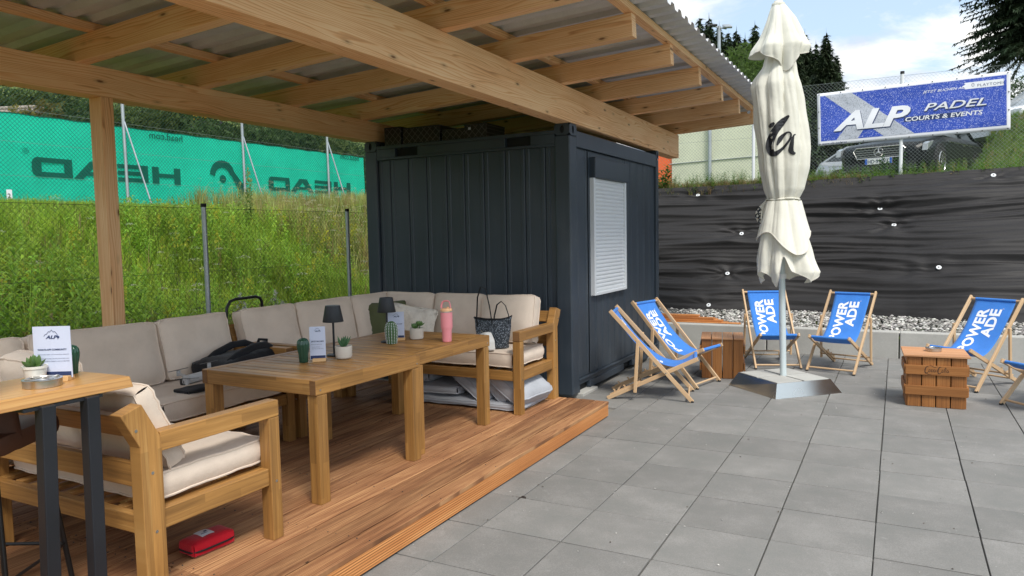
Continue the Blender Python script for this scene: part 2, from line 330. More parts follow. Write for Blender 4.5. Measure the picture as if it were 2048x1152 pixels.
# ------------------------------------------------------------------ builders
V = Vector
rnd = random.Random(11)
def tag(o, label=None, cat=None, group=None, kind=None):
    for k, v in (('label', label), ('category', cat), ('group', group), ('kind', kind)):
        if v: o[k] = v
    return o
def empty(name, loc, rz=0, label=None, cat=None, group=None, rot=None):
    o = bpy.data.objects.new(name, None); COL.objects.link(o); o.location = loc
    o.rotation_euler = rot if rot else (0, 0, rz); o.empty_display_size = .1
    return tag(o, label, cat, group)
class MB:
    def __init__(s): s.v = []; s.f = []; s.uv = []
    def add(s, vs, fs, uvs=None):
        n = len(s.v); s.v += [tuple(p) for p in vs]
        for i, f in enumerate(fs):
            s.f.append([a+n for a in f]); s.uv.append(uvs[i] if uvs else [(0, 0)]*len(f))
        return s
    def beam(s, p0, p1, w, h, up=(0, 0, 1)):
        """bar from p0 to p1; w across, h along up; grain UV follows the bar"""
        p0, p1, up = V(p0), V(p1), V(up); a = p1-p0; L = a.length; a.normalize()
        x = a.cross(up)
        if x.length < 1e-5: x = a.cross(V((0, 1, 0)))
        x.normalize(); z = x.cross(a); vs = []
        for u in (0, L):
            for (i, j) in ((-1, -1), (1, -1), (1, 1), (-1, 1)): vs.append(p0+a*u+x*(i*w/2)+z*(j*h/2))
        o = rnd.random()*9; q = rnd.random()*5
        fs = [(0, 1, 5, 4), (1, 2, 6, 5), (2, 3, 7, 6), (3, 0, 4, 7), (3, 2, 1, 0), (4, 5, 6, 7)]
        uv = []; off = o
        for k, d in enumerate((w, h, w, h)):
            uv.append([(q, off), (q, off+d), (q+L, off+d), (q+L, off)]); off += d+.013
        for _ in range(2): uv.append([(q, off), (q+w*.2, off), (q+w*.2, off+h), (q, off+h)])
        return s.add(vs, fs, uv)
    def box(s, c, d, axis=0):
        c = V(c); e = [V((1, 0, 0)), V((0, 1, 0)), V((0, 0, 1))][axis]*(d[axis]/2)
        if axis == 2: return s.beam(c-e, c+e, d[0], d[1], (0, 1, 0))
        if axis == 1: return s.beam(c-e, c+e, d[0], d[2])
        return s.beam(c-e, c+e, d[1], d[2])
    def tube(s, path, r, n=8, closed=False, cap=True, flat=1.0):
        P = [V(p) for p in path]; m = len(P); rr = r if isinstance(r, (list, tuple)) else [r]*m
        rings = []; ref = None
        for i in range(m):
            a = P[(i+1) % m] if (closed or i < m-1) else P[i]; b = P[i-1] if (closed or i > 0) else P[i]
            t = (a-b)
            if t.length < 1e-9: t = V((0, 0, 1))
            t.normalize()
            if ref is None:
                ref = t.orthogonal().normalized()
            else:
                ref = (ref-t*ref.dot(t))
                if ref.length < 1e-6: ref = t.orthogonal()
                ref.normalize()
            bi = t.cross(ref)
            rings.append([P[i]+ref*(math.cos(2*math.pi*k/n)*rr[i])+bi*(math.sin(2*math.pi*k/n)*rr[i]*flat) for k in range(n)])
        vs = [p for g in rings for p in g]; fs = []
        for i in range(m if closed else m-1):
            j = (i+1) % m
            for k in range(n): fs.append((i*n+k, i*n+(k+1) % n, j*n+(k+1) % n, j*n+k))
        if cap and not closed: fs += [tuple(range(n-1, -1, -1)), tuple((m-1)*n+k for k in range(n))]
        return s.add(vs, fs)
    def lathe(s, prof, n=24, c=(0, 0, 0), cap=True):
        c = V(c); vs = []; fs = []
        for (r, z) in prof:
            for k in range(n): a = 2*math.pi*k/n; vs.append(c+V((r*math.cos(a), r*math.sin(a), z)))
        m = len(prof)
        for i in range(m-1):
            for k in range(n): fs.append((i*n+k, i*n+(k+1) % n, (i+1)*n+(k+1) % n, (i+1)*n+k))
        if cap: fs += [tuple(range(n-1, -1, -1)), tuple((m-1)*n+k for k in range(n))]
        return s.add(vs, fs)
    def prism(s, poly, o, ex, ey, ez):
        """polygon (x,y) in the plane ex,ey through o, pulled along ez"""
        o, ex, ey, ez = V(o), V(ex), V(ey), V(ez); n = len(poly)
        vs = [o+ex*a+ey*b for a, b in poly]+[o+ex*a+ey*b+ez for a, b in poly]
        fs = [tuple(range(n-1, -1, -1)), tuple(range(n, 2*n))]
        uv = [[poly[i] for i in range(n-1, -1, -1)], list(poly)]
        for i in range(n):
            j = (i+1) % n; fs.append((i, j, n+j, n+i)); uv.append([poly[i], poly[j], poly[j], poly[i]])
        return s.add(vs, fs, uv)
    def grid(s, nu, nv, fn, closed_u=False):
        vs = [fn(i/nu, j/nv) for j in range(nv+1) for i in range(nu+(0 if closed_u else 1))]
        k = nu if closed_u else nu+1; fs = []; uv = []
        for j in range(nv):
            for i in range(nu):
                a = i; b = (i+1) % k
                fs.append((j*k+a, j*k+b, (j+1)*k+b, (j+1)*k+a)); uv.append([(i/nu, j/nv), ((i+1)/nu, j/nv), ((i+1)/nu, (j+1)/nv), (i/nu, (j+1)/nv)])
        return s.add(vs, fs, uv)
    def mesh(s, name, m):
        me = bpy.data.meshes.new(name); me.from_pydata(s.v, [], s.f)
        ul = me.uv_layers.new(name='UVMap'); flat = [c for f in s.uv for p in f for c in p]; ul.data.foreach_set('uv', flat)
        me.materials.append(m); return me
    def build(s, name, m, parent=None, world=False, smooth=None, bevel=0, solid=0, subsurf=0, loc=None):
        m = M[m] if isinstance(m, str) else m
        if parent is None and loc is None and s.v:
            a = np.array(s.v); lo, hi = a.min(0), a.max(0); loc = ((lo[0]+hi[0])/2, (lo[1]+hi[1])/2, lo[2])
        if parent is not None and world: 
            inv = (Matrix.Translation(parent.location) @ parent.rotation_euler.to_matrix().to_4x4()).inverted()
            s.v = [tuple(inv @ V(p)) for p in s.v]
        elif parent is None and loc is not None: s.v = [(p[0]-loc[0], p[1]-loc[1], p[2]-loc[2]) for p in s.v]
        me = s.mesh(name, m); o = bpy.data.objects.new(name, me); COL.objects.link(o)
        if parent is not None: o.parent = parent
        else: o.location = loc
        if smooth is not None:
            me.polygons.foreach_set('use_smooth', [True]*len(me.polygons)); me.set_sharp_from_angle(angle=R(smooth))
        if bevel:
            b = o.modifiers.new('bevel', 'BEVEL'); b.width = bevel; b.segments = 2; b.limit_method = 'ANGLE'; b.harden_normals = False
        if solid: b = o.modifiers.new('solid', 'SOLIDIFY'); b.thickness = solid; b.offset = 0
        if subsurf: b = o.modifiers.new('sub', 'SUBSURF'); b.levels = subsurf; b.render_levels = subsurf
        return o
def share(src, name, parent, loc=None, rz=None):
    """another piece with the same mesh"""
    o = src.copy(); COL.objects.link(o); o.name = name; o.parent = parent
    if loc is not None: o.location = loc
    if rz is not None: o.rotation_euler = (0, 0, rz)
    return o
def copy_thing(root, loc, rz, label=None, group=None):
    r = root.copy(); COL.objects.link(r); r.location = loc; r.rotation_euler = (0, 0, rz)
    if label: r['label'] = label
    if group: r['group'] = group
    for ch in list(root.children):
        c = ch.copy(); COL.objects.link(c); c.parent = r
        for g in list(ch.children):
            d = g.copy(); COL.objects.link(d); d.parent = c
    return r
def np_obj(name, verts, faces, m, cols=None, parent=None, smooth=False):
    """numpy mesh of triangles with an optional per-vertex colour"""
    me = bpy.data.meshes.new(name); nv, nf = len(verts), len(faces)
    me.vertices.add(nv); me.vertices.foreach_set('co', np.ascontiguousarray(verts, np.float32).ravel())
    me.loops.add(nf*3); me.loops.foreach_set('vertex_index', np.ascontiguousarray(faces, np.int32).ravel())
    me.polygons.add(nf); me.polygons.foreach_set('loop_start', np.arange(nf, dtype=np.int32)*3)
    me.polygons.foreach_set('loop_total', np.full(nf, 3, np.int32))
    if smooth: me.polygons.foreach_set('use_smooth', np.ones(nf, bool))
    me.update(calc_edges=True)
    if cols is not None:
        a = me.color_attributes.new('Col', 'FLOAT_COLOR', 'POINT'); c = np.ones((nv, 4), np.float32); c[:, :3] = cols
        a.data.foreach_set('color', c.ravel())
    me.materials.append(M[m] if isinstance(m, str) else m)
    o = bpy.data.objects.new(name, me); COL.objects.link(o)
    if parent is not None: o.parent = parent
    return o
_tc = {}
def text2d(txt, size=1.0, bold=0, shear=0, align='LEFT', spacing=1.0, sx=1.0, sub=0):
    k = (txt, size, bold, shear, align, spacing, sx, sub)
    if k in _tc: return _tc[k]
    cu = bpy.data.curves.new('t', 'FONT'); cu.body = txt; cu.size = size; cu.offset = bold*size; cu.shear = shear
    cu.align_x = align; cu.space_character = spacing; cu.resolution_u = 3
    ob = bpy.data.objects.new('t', cu); COL.objects.link(ob)
    dg = bpy.context.evaluated_depsgraph_get(); me = bpy.data.meshes.new_from_object(ob.evaluated_get(dg))
    if sub:
        bm = bmesh.new(); bm.from_mesh(me); bmesh.ops.triangulate(bm, faces=bm.faces)
        for _ in range(4):
            ee = [e for e in bm.edges if e.calc_length() > sub]
            if not ee: break
            bmesh.ops.subdivide_edges(bm, edges=ee, cuts=1); bmesh.ops.triangulate(bm, faces=bm.faces)
        bm.to_mesh(me); bm.free()
    r = ([(v.co.x*sx, v.co.y) for v in me.vertices], [tuple(p.vertices) for p in me.polygons])
    bpy.data.objects.remove(ob); bpy.data.curves.remove(cu); bpy.data.meshes.remove(me)
    _tc[k] = r; return r
def lettering(parent, txt, size, fn, m, name='lettering', **kw):
    """print: fn maps (x,y) of the flat text to a point just off the carrying surface"""
    vs, fs = text2d(txt, size, **kw); b = MB(); b.add([fn(x, y) for x, y in vs], fs)
    return b.build(name, m, parent)
def textw(txt, size, **kw):
    vs, _ = text2d(txt, size, **kw); return min(v[0] for v in vs), max(v[0] for v in vs)

def cushion(mb, w, h, t, edge=.62, seed=0, n=14, wr=.010, pinch=.03, pipe=.006, pbm=None, tf=None, pw=4.0, rc=.05):
    """box cushion: x width, y height, z thickness, centred; bulged faces, drawn-in sides, rounded corners"""
    def P(qx, qy, qz):
        b = edge+(1-edge)*max(0, (1-min(1, abs(qx))**pw))**.5*max(0, (1-min(1, abs(qy))**pw))**.5
        x = w/2*qx*(1-pinch*(1-qy*qy)-rc*min(1, abs(qy))**9); y = h/2*qy*(1-pinch*(1-qx*qx)-rc*min(1, abs(qx))**9); z = t/2*qz*b
        f = noise.noise(V((x*5+seed*7.1, y*5, qz*.7+seed)))*wr+noise.noise(V((x*17+seed*3, y*9, qz+seed)))*wr*.45
        # creases running in from the corners
        cr = abs(qx)*abs(qy); f += cr*.5*wr*math.sin(24*(abs(qx)-abs(qy))+seed)
        p = V((x, y, z+f*qz)); return tf(p) if tf else p
    for sgn in (1, -1):
        mb.grid(n, n, (lambda u, v, s=sgn: P((2*u-1)*s, 2*v-1, s)))
    m2 = 3
    for (ax, sg) in ((0, 1), (0, -1), (1, 1), (1, -1)):
        def side(u, v, ax=ax, sg=sg):
            a = (2*u-1)*(-sg if ax == 1 else sg); q = 2*v-1
            bul = 1+.035*(1-q*q)/max(.3, 1)
            return P(sg*bul, a, q) if ax == 0 else P(a, sg*bul, q)
        mb.grid(n, m2, side)
    if pbm is not None:
        for qz in (1, -1):
            loop = []
            for k in range(4*n):
                s_, i = divmod(k, n); a = 2*i/n-1
                q = [(a, -1), (1, a), (-a, 1), (-1, -a)][s_]
                loop.append(P(q[0]*1.002, q[1]*1.002, qz))
            pbm.tube(loop, pipe, 5, closed=True)
def add_cushion(name, matn, parent, center, ex, ey, ez, w, h, t, world=True, **kw):
    """cushion with piping as a part; ex,ey,ez its axes"""
    c, ex, ey, ez = V(center), V(ex).normalized(), V(ey).normalized(), V(ez).normalized()
    tf = lambda p: c+ex*p.x+ey*p.y+ez*p.z
    a, b = MB(), MB(); cushion(a, w, h, t, pbm=b, tf=tf, **kw)
    o = a.build(name, matn, parent, world=world, smooth=50)
    if parent is None:
        p = b.build('piping', matn, o, world=True, smooth=60)
    else:
        # piping is a child of the cushion; cushion sits at its parent's origin
        if world:
            inv = (Matrix.Translation(parent.location) @ parent.rotation_euler.to_matrix().to_4x4()).inverted(); b.v = [tuple(inv @ V(q)) for q in b.v]
        p = b.build('piping', matn, o, smooth=60)
    return o
def pillow(name, matn, center, ex, ey, ez, w, h, t, label, cat, group=None, seed=0, wr=.02, edge=.06):
    c, ex, ey, ez = V(center), V(ex).normalized(), V(ey).normalized(), V(ez).normalized()
    a = MB(); cushion(a, w, h, t, edge=edge, seed=seed, n=20, wr=wr, pinch=.07, tf=lambda p: c+ex*p.x+ey*p.y+ez*p.z)
    return tag(a.build(name, matn, smooth=70), label, cat, group)

# ------------------------------------------------------------------ ground
def sstep(a, b, x):
    t = np.clip((x-a)/(b-a), 0, 1); return t*t*(3-2*t)
def ground_z(x, y):
    x = np.asarray(x, float); y = np.asarray(y, float)
    l = -.09+2.50*sstep(4.4, 12.4, -x)+np.maximum(0, -x-34)*.24+.0022*np.maximum(0, -x-34)**2*(x < -34)
    l = np.where(-x-34 > 60, -.09+2.5+60*.24+.0022*3600+(-x-94)*.1, l)
    b = np.where(y > 6.62, .22, -.09)+np.clip((y-8.5)/1.6, 0, 1)*2.27*(y > 8.5)
    b = b+np.clip(y-10.2, 0, 8)*.03+np.minimum(np.maximum(0, y-34), 60)*.06
    b = b+1.35*sstep(11.5, 15.4, y)*sstep(2.95, 3.5, x-(y-12)*.18)*(y > 11)
    n = .06*np.sin(x*.9+y*.7)*np.sin(y*.6-x*.3)*((-x > 5) | (y > 11))
    return np.maximum(l, b)+n
def axis(segs):
    r = []
    for a, b, s in segs: r += list(np.arange(a, b, s))
    return np.array(r+[segs[-1][1]])
gx = axis([(-220, -60, 8), (-60, -15, 2.5), (-15, -3, .4), (-3, 8, .8), (8, 40, 4), (40, 200, 20)])
gy = axis([(-200, -20, 20), (-20, -4, 2), (-4, 6.5, .75), (6.5, 6.75, .125), (6.75, 8.4, .4), (8.4, 10.4, .2), (10.4, 22, .8), (22, 60, 3), (60, 260, 12)])
X, Y = np.meshgrid(gx, gy); Z = ground_z(X, Y)
vv = np.stack([X, Y, Z], -1).reshape(-1, 3); nx = len(gx); idx = np.arange(len(vv)).reshape(len(gy), nx)
q = np.stack([idx[:-1, :-1], idx[:-1, 1:], idx[1:, 1:], idx[1:, :-1]], -1).reshape(-1, 4)
tri = np.concatenate([q[:, [0, 1, 2]], q[:, [0, 2, 3]]])
tag(np_obj('ground', vv, tri, 'ground', smooth=True), kind='structure')

# patio: sand bed sheet with each paver its own piece
patio = empty('patio', (0, 0, 0)); tag(patio, kind='structure')
b = MB(); b.box((2.3, .8, -.045), (6.9, 11.25, .05)); b.build('sand_bed', 'sub', patio)
T = .5; G = .0075
def tile_mesh(w):
    b = MB(); b.box((0, 0, -.02), (w-G, T-G, .04)); return b
full = None; part = None
tr = random.Random(3)
for i in range(-1, 10):
    for j in range(-9, 13):
        if i == -1:
            w_ = .26; cx = -.005-w_/2+.005
        else: w_ = T; cx = i*T+T/2
        if i == -1 and j > 12: continue
        loc = (cx+tr.uniform(-.0018, .0018), j*T+T/2+tr.uniform(-.0022, .0022), tr.uniform(-.0018, .0012))
        src = part if i == -1 else full
        if src is None:
            o = tile_mesh(w_).build('paver', 'tile', patio, bevel=.003); o.location = loc
            if i == -1: part = o
            else: full = o
        else: o = share(src, 'paver', patio, loc)
        o.rotation_euler = (tr.uniform(-.0012, .0012), tr.uniform(-.0012, .0012), tr.uniform(-.002, .002))
# pavers left of the deck end, under the container edge
for j in range(4, 13):
    for cx in (-.51,):
        o = share(full, 'paver', patio, (cx-.001, j*T+T/2, 0))
        if j == 4: o.location.y = 2.56; bpy.data.objects.remove(o)

lr = np.random.RandomState(8)
def litter(n):
    x = lr.uniform(-.2, 4.9, n); y = lr.uniform(-2.5, 6.35, n); V_, F_, C_ = [], [], []
    for i in range(n):
        s_ = lr.uniform(.003, .010); a = lr.uniform(0, 6.28, 4)+np.arange(4)*1.57; r_ = s_*lr.uniform(.5, 1.3, 4); k = len(V_)
        if lr.uniform() < .35: x[i] = round(x[i]/T)*T+lr.uniform(-.012, .012)
        for j in range(4): V_.append((x[i]+r_[j]*math.cos(a[j]), y[i]+r_[j]*math.sin(a[j]), .0025+lr.uniform(0, .003)))
        V_.append((x[i], y[i], .004+s_*.5)); F_ += [(k+j, k+(j+1) % 4, k+4) for j in range(4)]
        C_ += [np.array([.5, .49, .46])*lr.uniform(.6, 1.2) if lr.uniform() < .6 else np.array([.09, .07, .05])]*5
    return np.array(V_), np.array(F_), np.array(C_)
v, f, c = litter(520)
tag(np_obj('grit', v, f, 'stone_mix', c), kind='stuff')

# concrete kerb blocks
kerb = empty('concrete_kerb', (0, 6.4, 0), label='low pale concrete kerb wall holding back the grey gravel strip', cat='low wall')
for x0, x1 in ((-2.68, -1.09), (-1.09, .51), (.51, 2.12), (2.12, 3.73), (3.73, 5.34), (5.34, 6.95)):
    b = MB(); b.box(((x0+x1)/2, 6.49, .12), (x1-x0-.014, .18, .44)); b.build('block', 'concrete', kerb, world=True, bevel=.012)

# gravel strip: real pebbles
gr = np.random.RandomState(5)
NP = 15000
octv = np.array([(1, 0, 0), (-1, 0, 0), (0, 1, 0), (0, -1, 0), (0, 0, 1), (0, 0, -1), ], float)
octf = np.array([(0, 2, 4), (2, 1, 4), (1, 3, 4), (3, 0, 4), (2, 0, 5), (1, 2, 5), (3, 1, 5), (0, 3, 5)])
def subdiv(v, f):
    v = list(map(tuple, v)); d = {}; nf = []
    def mid(a, b):
        k = (min(a, b), max(a, b))
        if k not in d:
            m = (np.array(v[a])+np.array(v[b]))/2; m /= np.linalg.norm(m); v.append(tuple(m)); d[k] = len(v)-1
        return d[k]
    for a, b, c in f:
        x, y, z = mid(a, b), mid(b, c), mid(c, a); nf += [(a, x, z), (x, b, y), (z, y, c), (x, y, z)]
    return np.array(v), np.array(nf)
sv, sf = subdiv(octv, octf)
def stones(n, x0, x1, y0, y1, zf, smin, smax):
    P = np.stack([gr.uniform(x0, x1, n), gr.uniform(y0, y1, n)], 1); z = zf(P[:, 0], P[:, 1])
    s = gr.uniform(smin, smax, (n, 1))*np.array([1, .75, .55])*gr.uniform(.8, 1.25, (n, 3))
    j = 1+gr.uniform(-.22, .22, (n, len(sv), 1)); a = gr.uniform(0, 6.28, n); ca, sa = np.cos(a), np.sin(a)
    v = sv[None]*j*s[:, None, :]; tl = gr.uniform(-.5, .5, (n, 1)); v[..., 2] += v[..., 0]*tl
    x = v[..., 0]*ca[:, None]-v[..., 1]*sa[:, None]; y = v[..., 0]*sa[:, None]+v[..., 1]*ca[:, None]
    v = np.stack([x+P[:, :1], y+P[:, 1:], v[..., 2]+z[:, None]], -1).reshape(-1, 3)
    f = (sf[None]+(np.arange(n)*len(sv))[:, None, None]).reshape(-1, 3)
    g = gr.choice([.10, .17, .26, .36, .50, .62], n, p=[.13, .20, .22, .19, .15, .11])[:, None]*np.array([1, .97, .91])*gr.uniform(.97, 1.03, (n, 3))
    return v, f, np.repeat(g, len(sv), 0)
v, f, c = stones(NP, -3.2, 6.9, 6.59, 9.0, lambda x, y: .285+np.maximum(0, y-6.7)*.035+gr.uniform(-.012, .018, len(x)), .018, .036)
tag(np_obj('gravel', v, f, 'stone_mix', c, smooth=True), kind='stuff')

# geotextile over the bank
pins = [(1396, 390), (1483, 468), (1455, 547), (1760, 419), (1788, 456), (1876, 549), (1986, 357), (1418, 612)]
def geo_at(u, v):
    """u along x (m), v 0 bottom .. 1 top"""
    x = u; yb = 8.30+.10*math.sin(x*1.7)+.12*math.sin(x*.8+2)-.16*max(0, x-2.2); yt = 10.08
    zb = .31; zt = 2.50+.03*max(0, x)*.6
    vv_ = v; y = yb+(yt-yb)*vv_; z = zb+(zt-zb)*(vv_**.96)
    return V((x, y, z))
def ray_px(px_, py_):
    d = r2*((px_-1024)/F)+u2*(-(py_-576)/F)+fw; return V((CX, CY, CZ)), d
def hit_geo(px_, py_):
    o, d = ray_px(px_, py_); best = None
    for k in range(400):
        t = 10.5+k*.02; p = o+d*t
        if p.y < 7.6: continue
        vq = (p.y-8.30)/(10.08-8.30); g = geo_at(p.x, min(1, max(0, vq)))
        if p.z < g.z and p.y > g.y-.2: return p
    return o+d*14
pinp = [hit_geo(*p) for p in pins]
NSL = V((0, -.78, .63))
def geo_pt(x, v):
    p = geo_at(x, v)
    s = v*2.85
    w1_ = s+.10*noise.noise(V((x*.45, s*.8, 7.7)))+.03*math.sin(x*.8)
    a = noise.noise(V((x*.30, w1_*3.0, 1.3)))*.09
    a += (.5-abs(noise.noise(V((x*.33+3, w1_*5.5, 5.1)))))*.11+max(0, .5-abs(noise.noise(V((x*.45, w1_*12+2, 9.4)))))**.6*.050+noise.noise(V((x*.6, w1_*30, 4.4)))*.006
    a += .035*math.sin(s*6.3+.5*math.sin(x*.9))*(.5+.5*noise.noise(V((x*.4, s, 2))))
    env = min(1, v*8)*min(1, (1-v)*10+.15)
    for q in pinp:
        dx = x-q.x; d3 = (p-q); dv = math.copysign(math.hypot(d3.y, d3.z), d3.z)
        if abs(dx) < 2.2 and abs(dv) < .8:
            # a tight horizontal seam through the pin and folds fanning out of it
            a -= .040*math.exp(-(dv/.035)**2)*math.exp(-abs(dx)/.9)
            a -= .035*math.exp(-(dx*dx/.09+dv*dv/.02))
            th = math.atan2(dv, dx*.30+1e-6); dd = math.hypot(dx*.5, dv)
            a += .013*math.sin(th*9+q.x*5)*math.exp(-(dd/.34)**2)*min(1, dd/.06)
    return p+NSL*(a*env+.04)
b = MB(); b.grid(300, 190, lambda u, v: geo_pt(-3.4+u*10.6, v))
geo = b.build('geotextile', 'geo', smooth=180)
tag(geo, 'wrinkled black weed membrane pinned over the steep bank behind the gravel', 'ground fabric')
# washers
wash = None
for q in pinp:
    g = min(((geo_pt(q.x, k/200)-q).length, k/200) for k in range(201))[1]; p = geo_pt(q.x, g)+NSL*.012
    b = MB(); b.tube([(0, 0, 0), (0, 0, .006)], [.038, .034], 14)
    o = b.build('washer', 'white_metal', geo); o.location = p-geo.location; o.rotation_euler = NSL.to_track_quat('Z', 'Y').to_euler()
    b = MB(); b.tube([(0, 0, .006), (0, 0, .012)], .010, 8); n_ = b.build('nail', 'dark_plastic', o)

# ------------------------------------------------------------------ deck
DZ = .14
deck = empty('wooden_deck', (-1.8, 0, 0), label='low reddish larch deck of grooved boards under the canopy', cat='deck')
bw, gap = .1365, .008
k = 0; x = -.205
dr = random.Random(2); first = {}
while x > -3.55:
    for (y0, y1) in ((-5.2, -1.833), (-1.828, 2.155)):
        L = y1-y0
        key = round(L, 2)
        yy = (y0+y1)/2+dr.uniform(-.006, .006)
        if key not in first:
            # board section with real grooves along the top
            hw = (bw-gap)/2; P = [(-hw, -.013), (-hw, .010), (-hw+.003, .0125)]; nr = 14; st = (2*hw-.012)/nr
            for r_ in range(nr):
                xr = -hw+.006+st*r_; P += [(xr, .0128), (xr+st*.55, .0128), (xr+st*.70, .0108), (xr+st*.85, .0108)]
            P += [(hw-.006, .0128), (hw-.003, .0125), (hw, .010), (hw, -.013)]
            b = MB(); n = len(P); q_ = [sum(math.hypot(P[i][0]-P[i-1][0], P[i][1]-P[i-1][1]) for i in range(1, k_+1)) for k_ in range(n)]+[0]
            vs = [(p[0], -L/2, p[1]) for p in P]+[(p[0], L/2, p[1]) for p in P]
            b.add(vs, [tuple(range(n)), tuple(range(2*n-1, n-1, -1))]+[(i, n+i, n+(i+1) % n, (i+1) % n) for i in range(n)],
                  [[(p[1], p[0]) for p in P], [(p[1], p[0]) for p in P][::-1]]+[[(0, P[i][0]), (L, P[i][0]), (L, P[(i+1) % n][0]), (0, P[(i+1) % n][0])] for i in range(n)])
            first[key] = b.build('deck_board', 'deck', deck); o = first[key]
        else: o = share(first[key], 'deck_board', deck)
        o.location = (x-bw/2+1.8, yy, DZ-.0128+dr.uniform(-.0012, .0012)); o.rotation_euler = (0, dr.uniform(-.004, .004), dr.uniform(-.0005, .0005)+(math.pi if dr.random() < .5 else 0))
        # screws
    x -= bw
b = MB(); b.beam((-.222, -5.2, .062), (-.222, 2.15, .062), .026, .10); b.build('fascia_board', 'deck_edge', deck, world=True, bevel=.003)
b = MB(); b.beam((-3.5, 2.135, .062), (-.24, 2.135, .062), .026, .10); b.build('fascia_board', 'deck_edge', deck, world=True, bevel=.003)
b = MB()
for jx in (-.6, -1.2, -1.8, -2.4, -3.0): b.beam((jx, -5.1, .065), (jx, 2.1, .065), .06, .10)
b.build('joist', 'spruce', deck, world=True)
b = MB()
for xx in np.arange(-.205-bw/2, -3.5, -bw):
    for yy in (-1.86, -1.80, -1.2, -.55, .1, .75, 1.4, 2.1, -2.5, -3.1):
        for dx in (-.04, .04):
            b.tube([(xx+dx+dr.uniform(-.003, .003), yy+dr.uniform(-.006, .006), DZ-.003), (xx+dx, yy, DZ+.0012)], .0042, 6)
sc = b.build('screw_heads', 'dark_plastic', deck, world=True); sc['kind'] = 'stuff'

# ------------------------------------------------------------------ container
X0, X1, Y0, Y1, H = -3.335, -.785, 2.686, 5.706, 2.753
ct = empty('storage_container', ((X0+X1)/2, (Y0+Y1)/2, 0), label='dark anthracite steel office container with roller shutter window under the canopy', cat='container')
def cpart(name, boxes, m='steel_paint', bev=.004):
    b = MB()
    for c, d in boxes: b.box(c, d, 2 if d[2] > max(d[0], d[1]) else (0 if d[0] > d[1] else 1))
    return b.build(name, m, ct, world=True, bevel=bev)
def span(a, b_): return (a+b_)/2, b_-a
def bx(x0, x1, y0, y1, z0, z1): return ((x0+x1)/2, (y0+y1)/2, (z0+z1)/2), (x1-x0, y1-y0, z1-z0)
pw, pd = .165, .18
for (xa, xb, ya, yb) in ((X0, X0+pw, Y0, Y0+pd), (X1-pw, X1, Y0, Y0+pd), (X1-pw, X1, Y1-pd*.55, Y1), (X0, X0+pw, Y1-pd, Y1)):
    cpart('corner_post', [bx(xa, xb, ya, yb, .03, H-.115)], bev=.012)
    # corner casting: a hollow steel block with oval openings
    b = MB()
    ov = [(math.cos(a)*.023, math.sin(a)*.040) for a in np.linspace(0, 2*math.pi, 16, endpoint=False)]
    def face(o, ex, ey, wd, ht):
        o, ex, ey = V(o), V(ex), V(ey); n = 16
        outp = []
        for a in np.linspace(0, 2*math.pi, n, endpoint=False):
            cx_, cy_ = math.cos(a), math.sin(a); m_ = max(abs(cx_)/(wd/2), abs(cy_)/(ht/2)); outp.append((cx_/m_, cy_/m_))
        vs = [o+ex*p[0]+ey*p[1] for p in outp]+[o+ex*p[0]+ey*p[1] for p in ov]+[o+ex*p[0]+ey*p[1]-ex.cross(ey)*.012 for p in ov]
        fs = []
        for i in range(n):
            j = (i+1) % n; fs += [(i, j, n+j, n+i), (n+i, n+j, 2*n+j, 2*n+i)]
        b.add(vs, fs)
    cz = H-.0575; ht = .115; mx_, my_ = (xa+xb)/2, (ya+yb)/2
    face((mx_, ya, cz), (1, 0, 0), (0, 0, 1), xb-xa, ht); face((mx_, yb, cz), (-1, 0, 0), (0, 0, 1), xb-xa, ht)
    face((xb, my_, cz), (0, 1, 0), (0, 0, 1), yb-ya, ht); face((xa, my_, cz), (0, -1, 0), (0, 0, 1), yb-ya, ht)
    b.add([(xa, ya, H), (xb, ya, H), (xb, yb, H), (xa, yb, H)], [(0, 1, 2, 3)])
    c = b.build('corner_casting', 'steel_paint', ct, world=True)
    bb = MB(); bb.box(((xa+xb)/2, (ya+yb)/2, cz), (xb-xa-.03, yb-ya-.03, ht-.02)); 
    inv = Matrix.Translation(-ct.location); bb.v = [tuple(inv @ V(q)) for q in bb.v]; bb.build('casting_shade', 'recess_shade', c)  # near-black block paints the shade of the hollow casting
zt0, zt1 = 2.535, 2.695
def slotted(x0, x1, y, depth, z0, z1, slots):
    """top rail along x with lift slots cut through"""
    bs = [bx(x0, x1, y, y+depth, z1-.038, z1), bx(x0, x1, y, y+depth, z0, z0+.028)]
    xs = [x0]+[q for s in slots for q in s]+[x1]
    for i in range(0, len(xs), 2): bs.append(bx(xs[i], xs[i+1], y+.001, y+depth, z0+.028, z1-.038))
    return bs
slots = ((-2.91, -2.606), (-1.51, -1.217))
cpart('top_rail', slotted(X0+pw, X1-pw, Y0+.004, .06, zt0, zt1, slots))
for s in slots: cpart('lift_slot_shade', [bx(s[0]+.001, s[1]-.001, Y0+.05, Y0+.058, zt0+.029, zt1-.039)], 'recess_shade', 0)  # near-black plates paint the shade behind the slots
cpart('top_rail', [bx(X1-.07, X1-.004, Y0+pd, Y1-pd*.55, zt0, zt1)])
cpart('top_rail', [bx(X0+.004, X0+.07, Y0+pd, Y1-pd, zt0, zt1)])
cpart('top_rail', [bx(X0+pw, X1-pw, Y1-.07, Y1-.004, zt0, zt1)])
cpart('bottom_rail', [bx(X0+pw, X1-pw, Y0+.004, Y0+.09, .03, .17)])
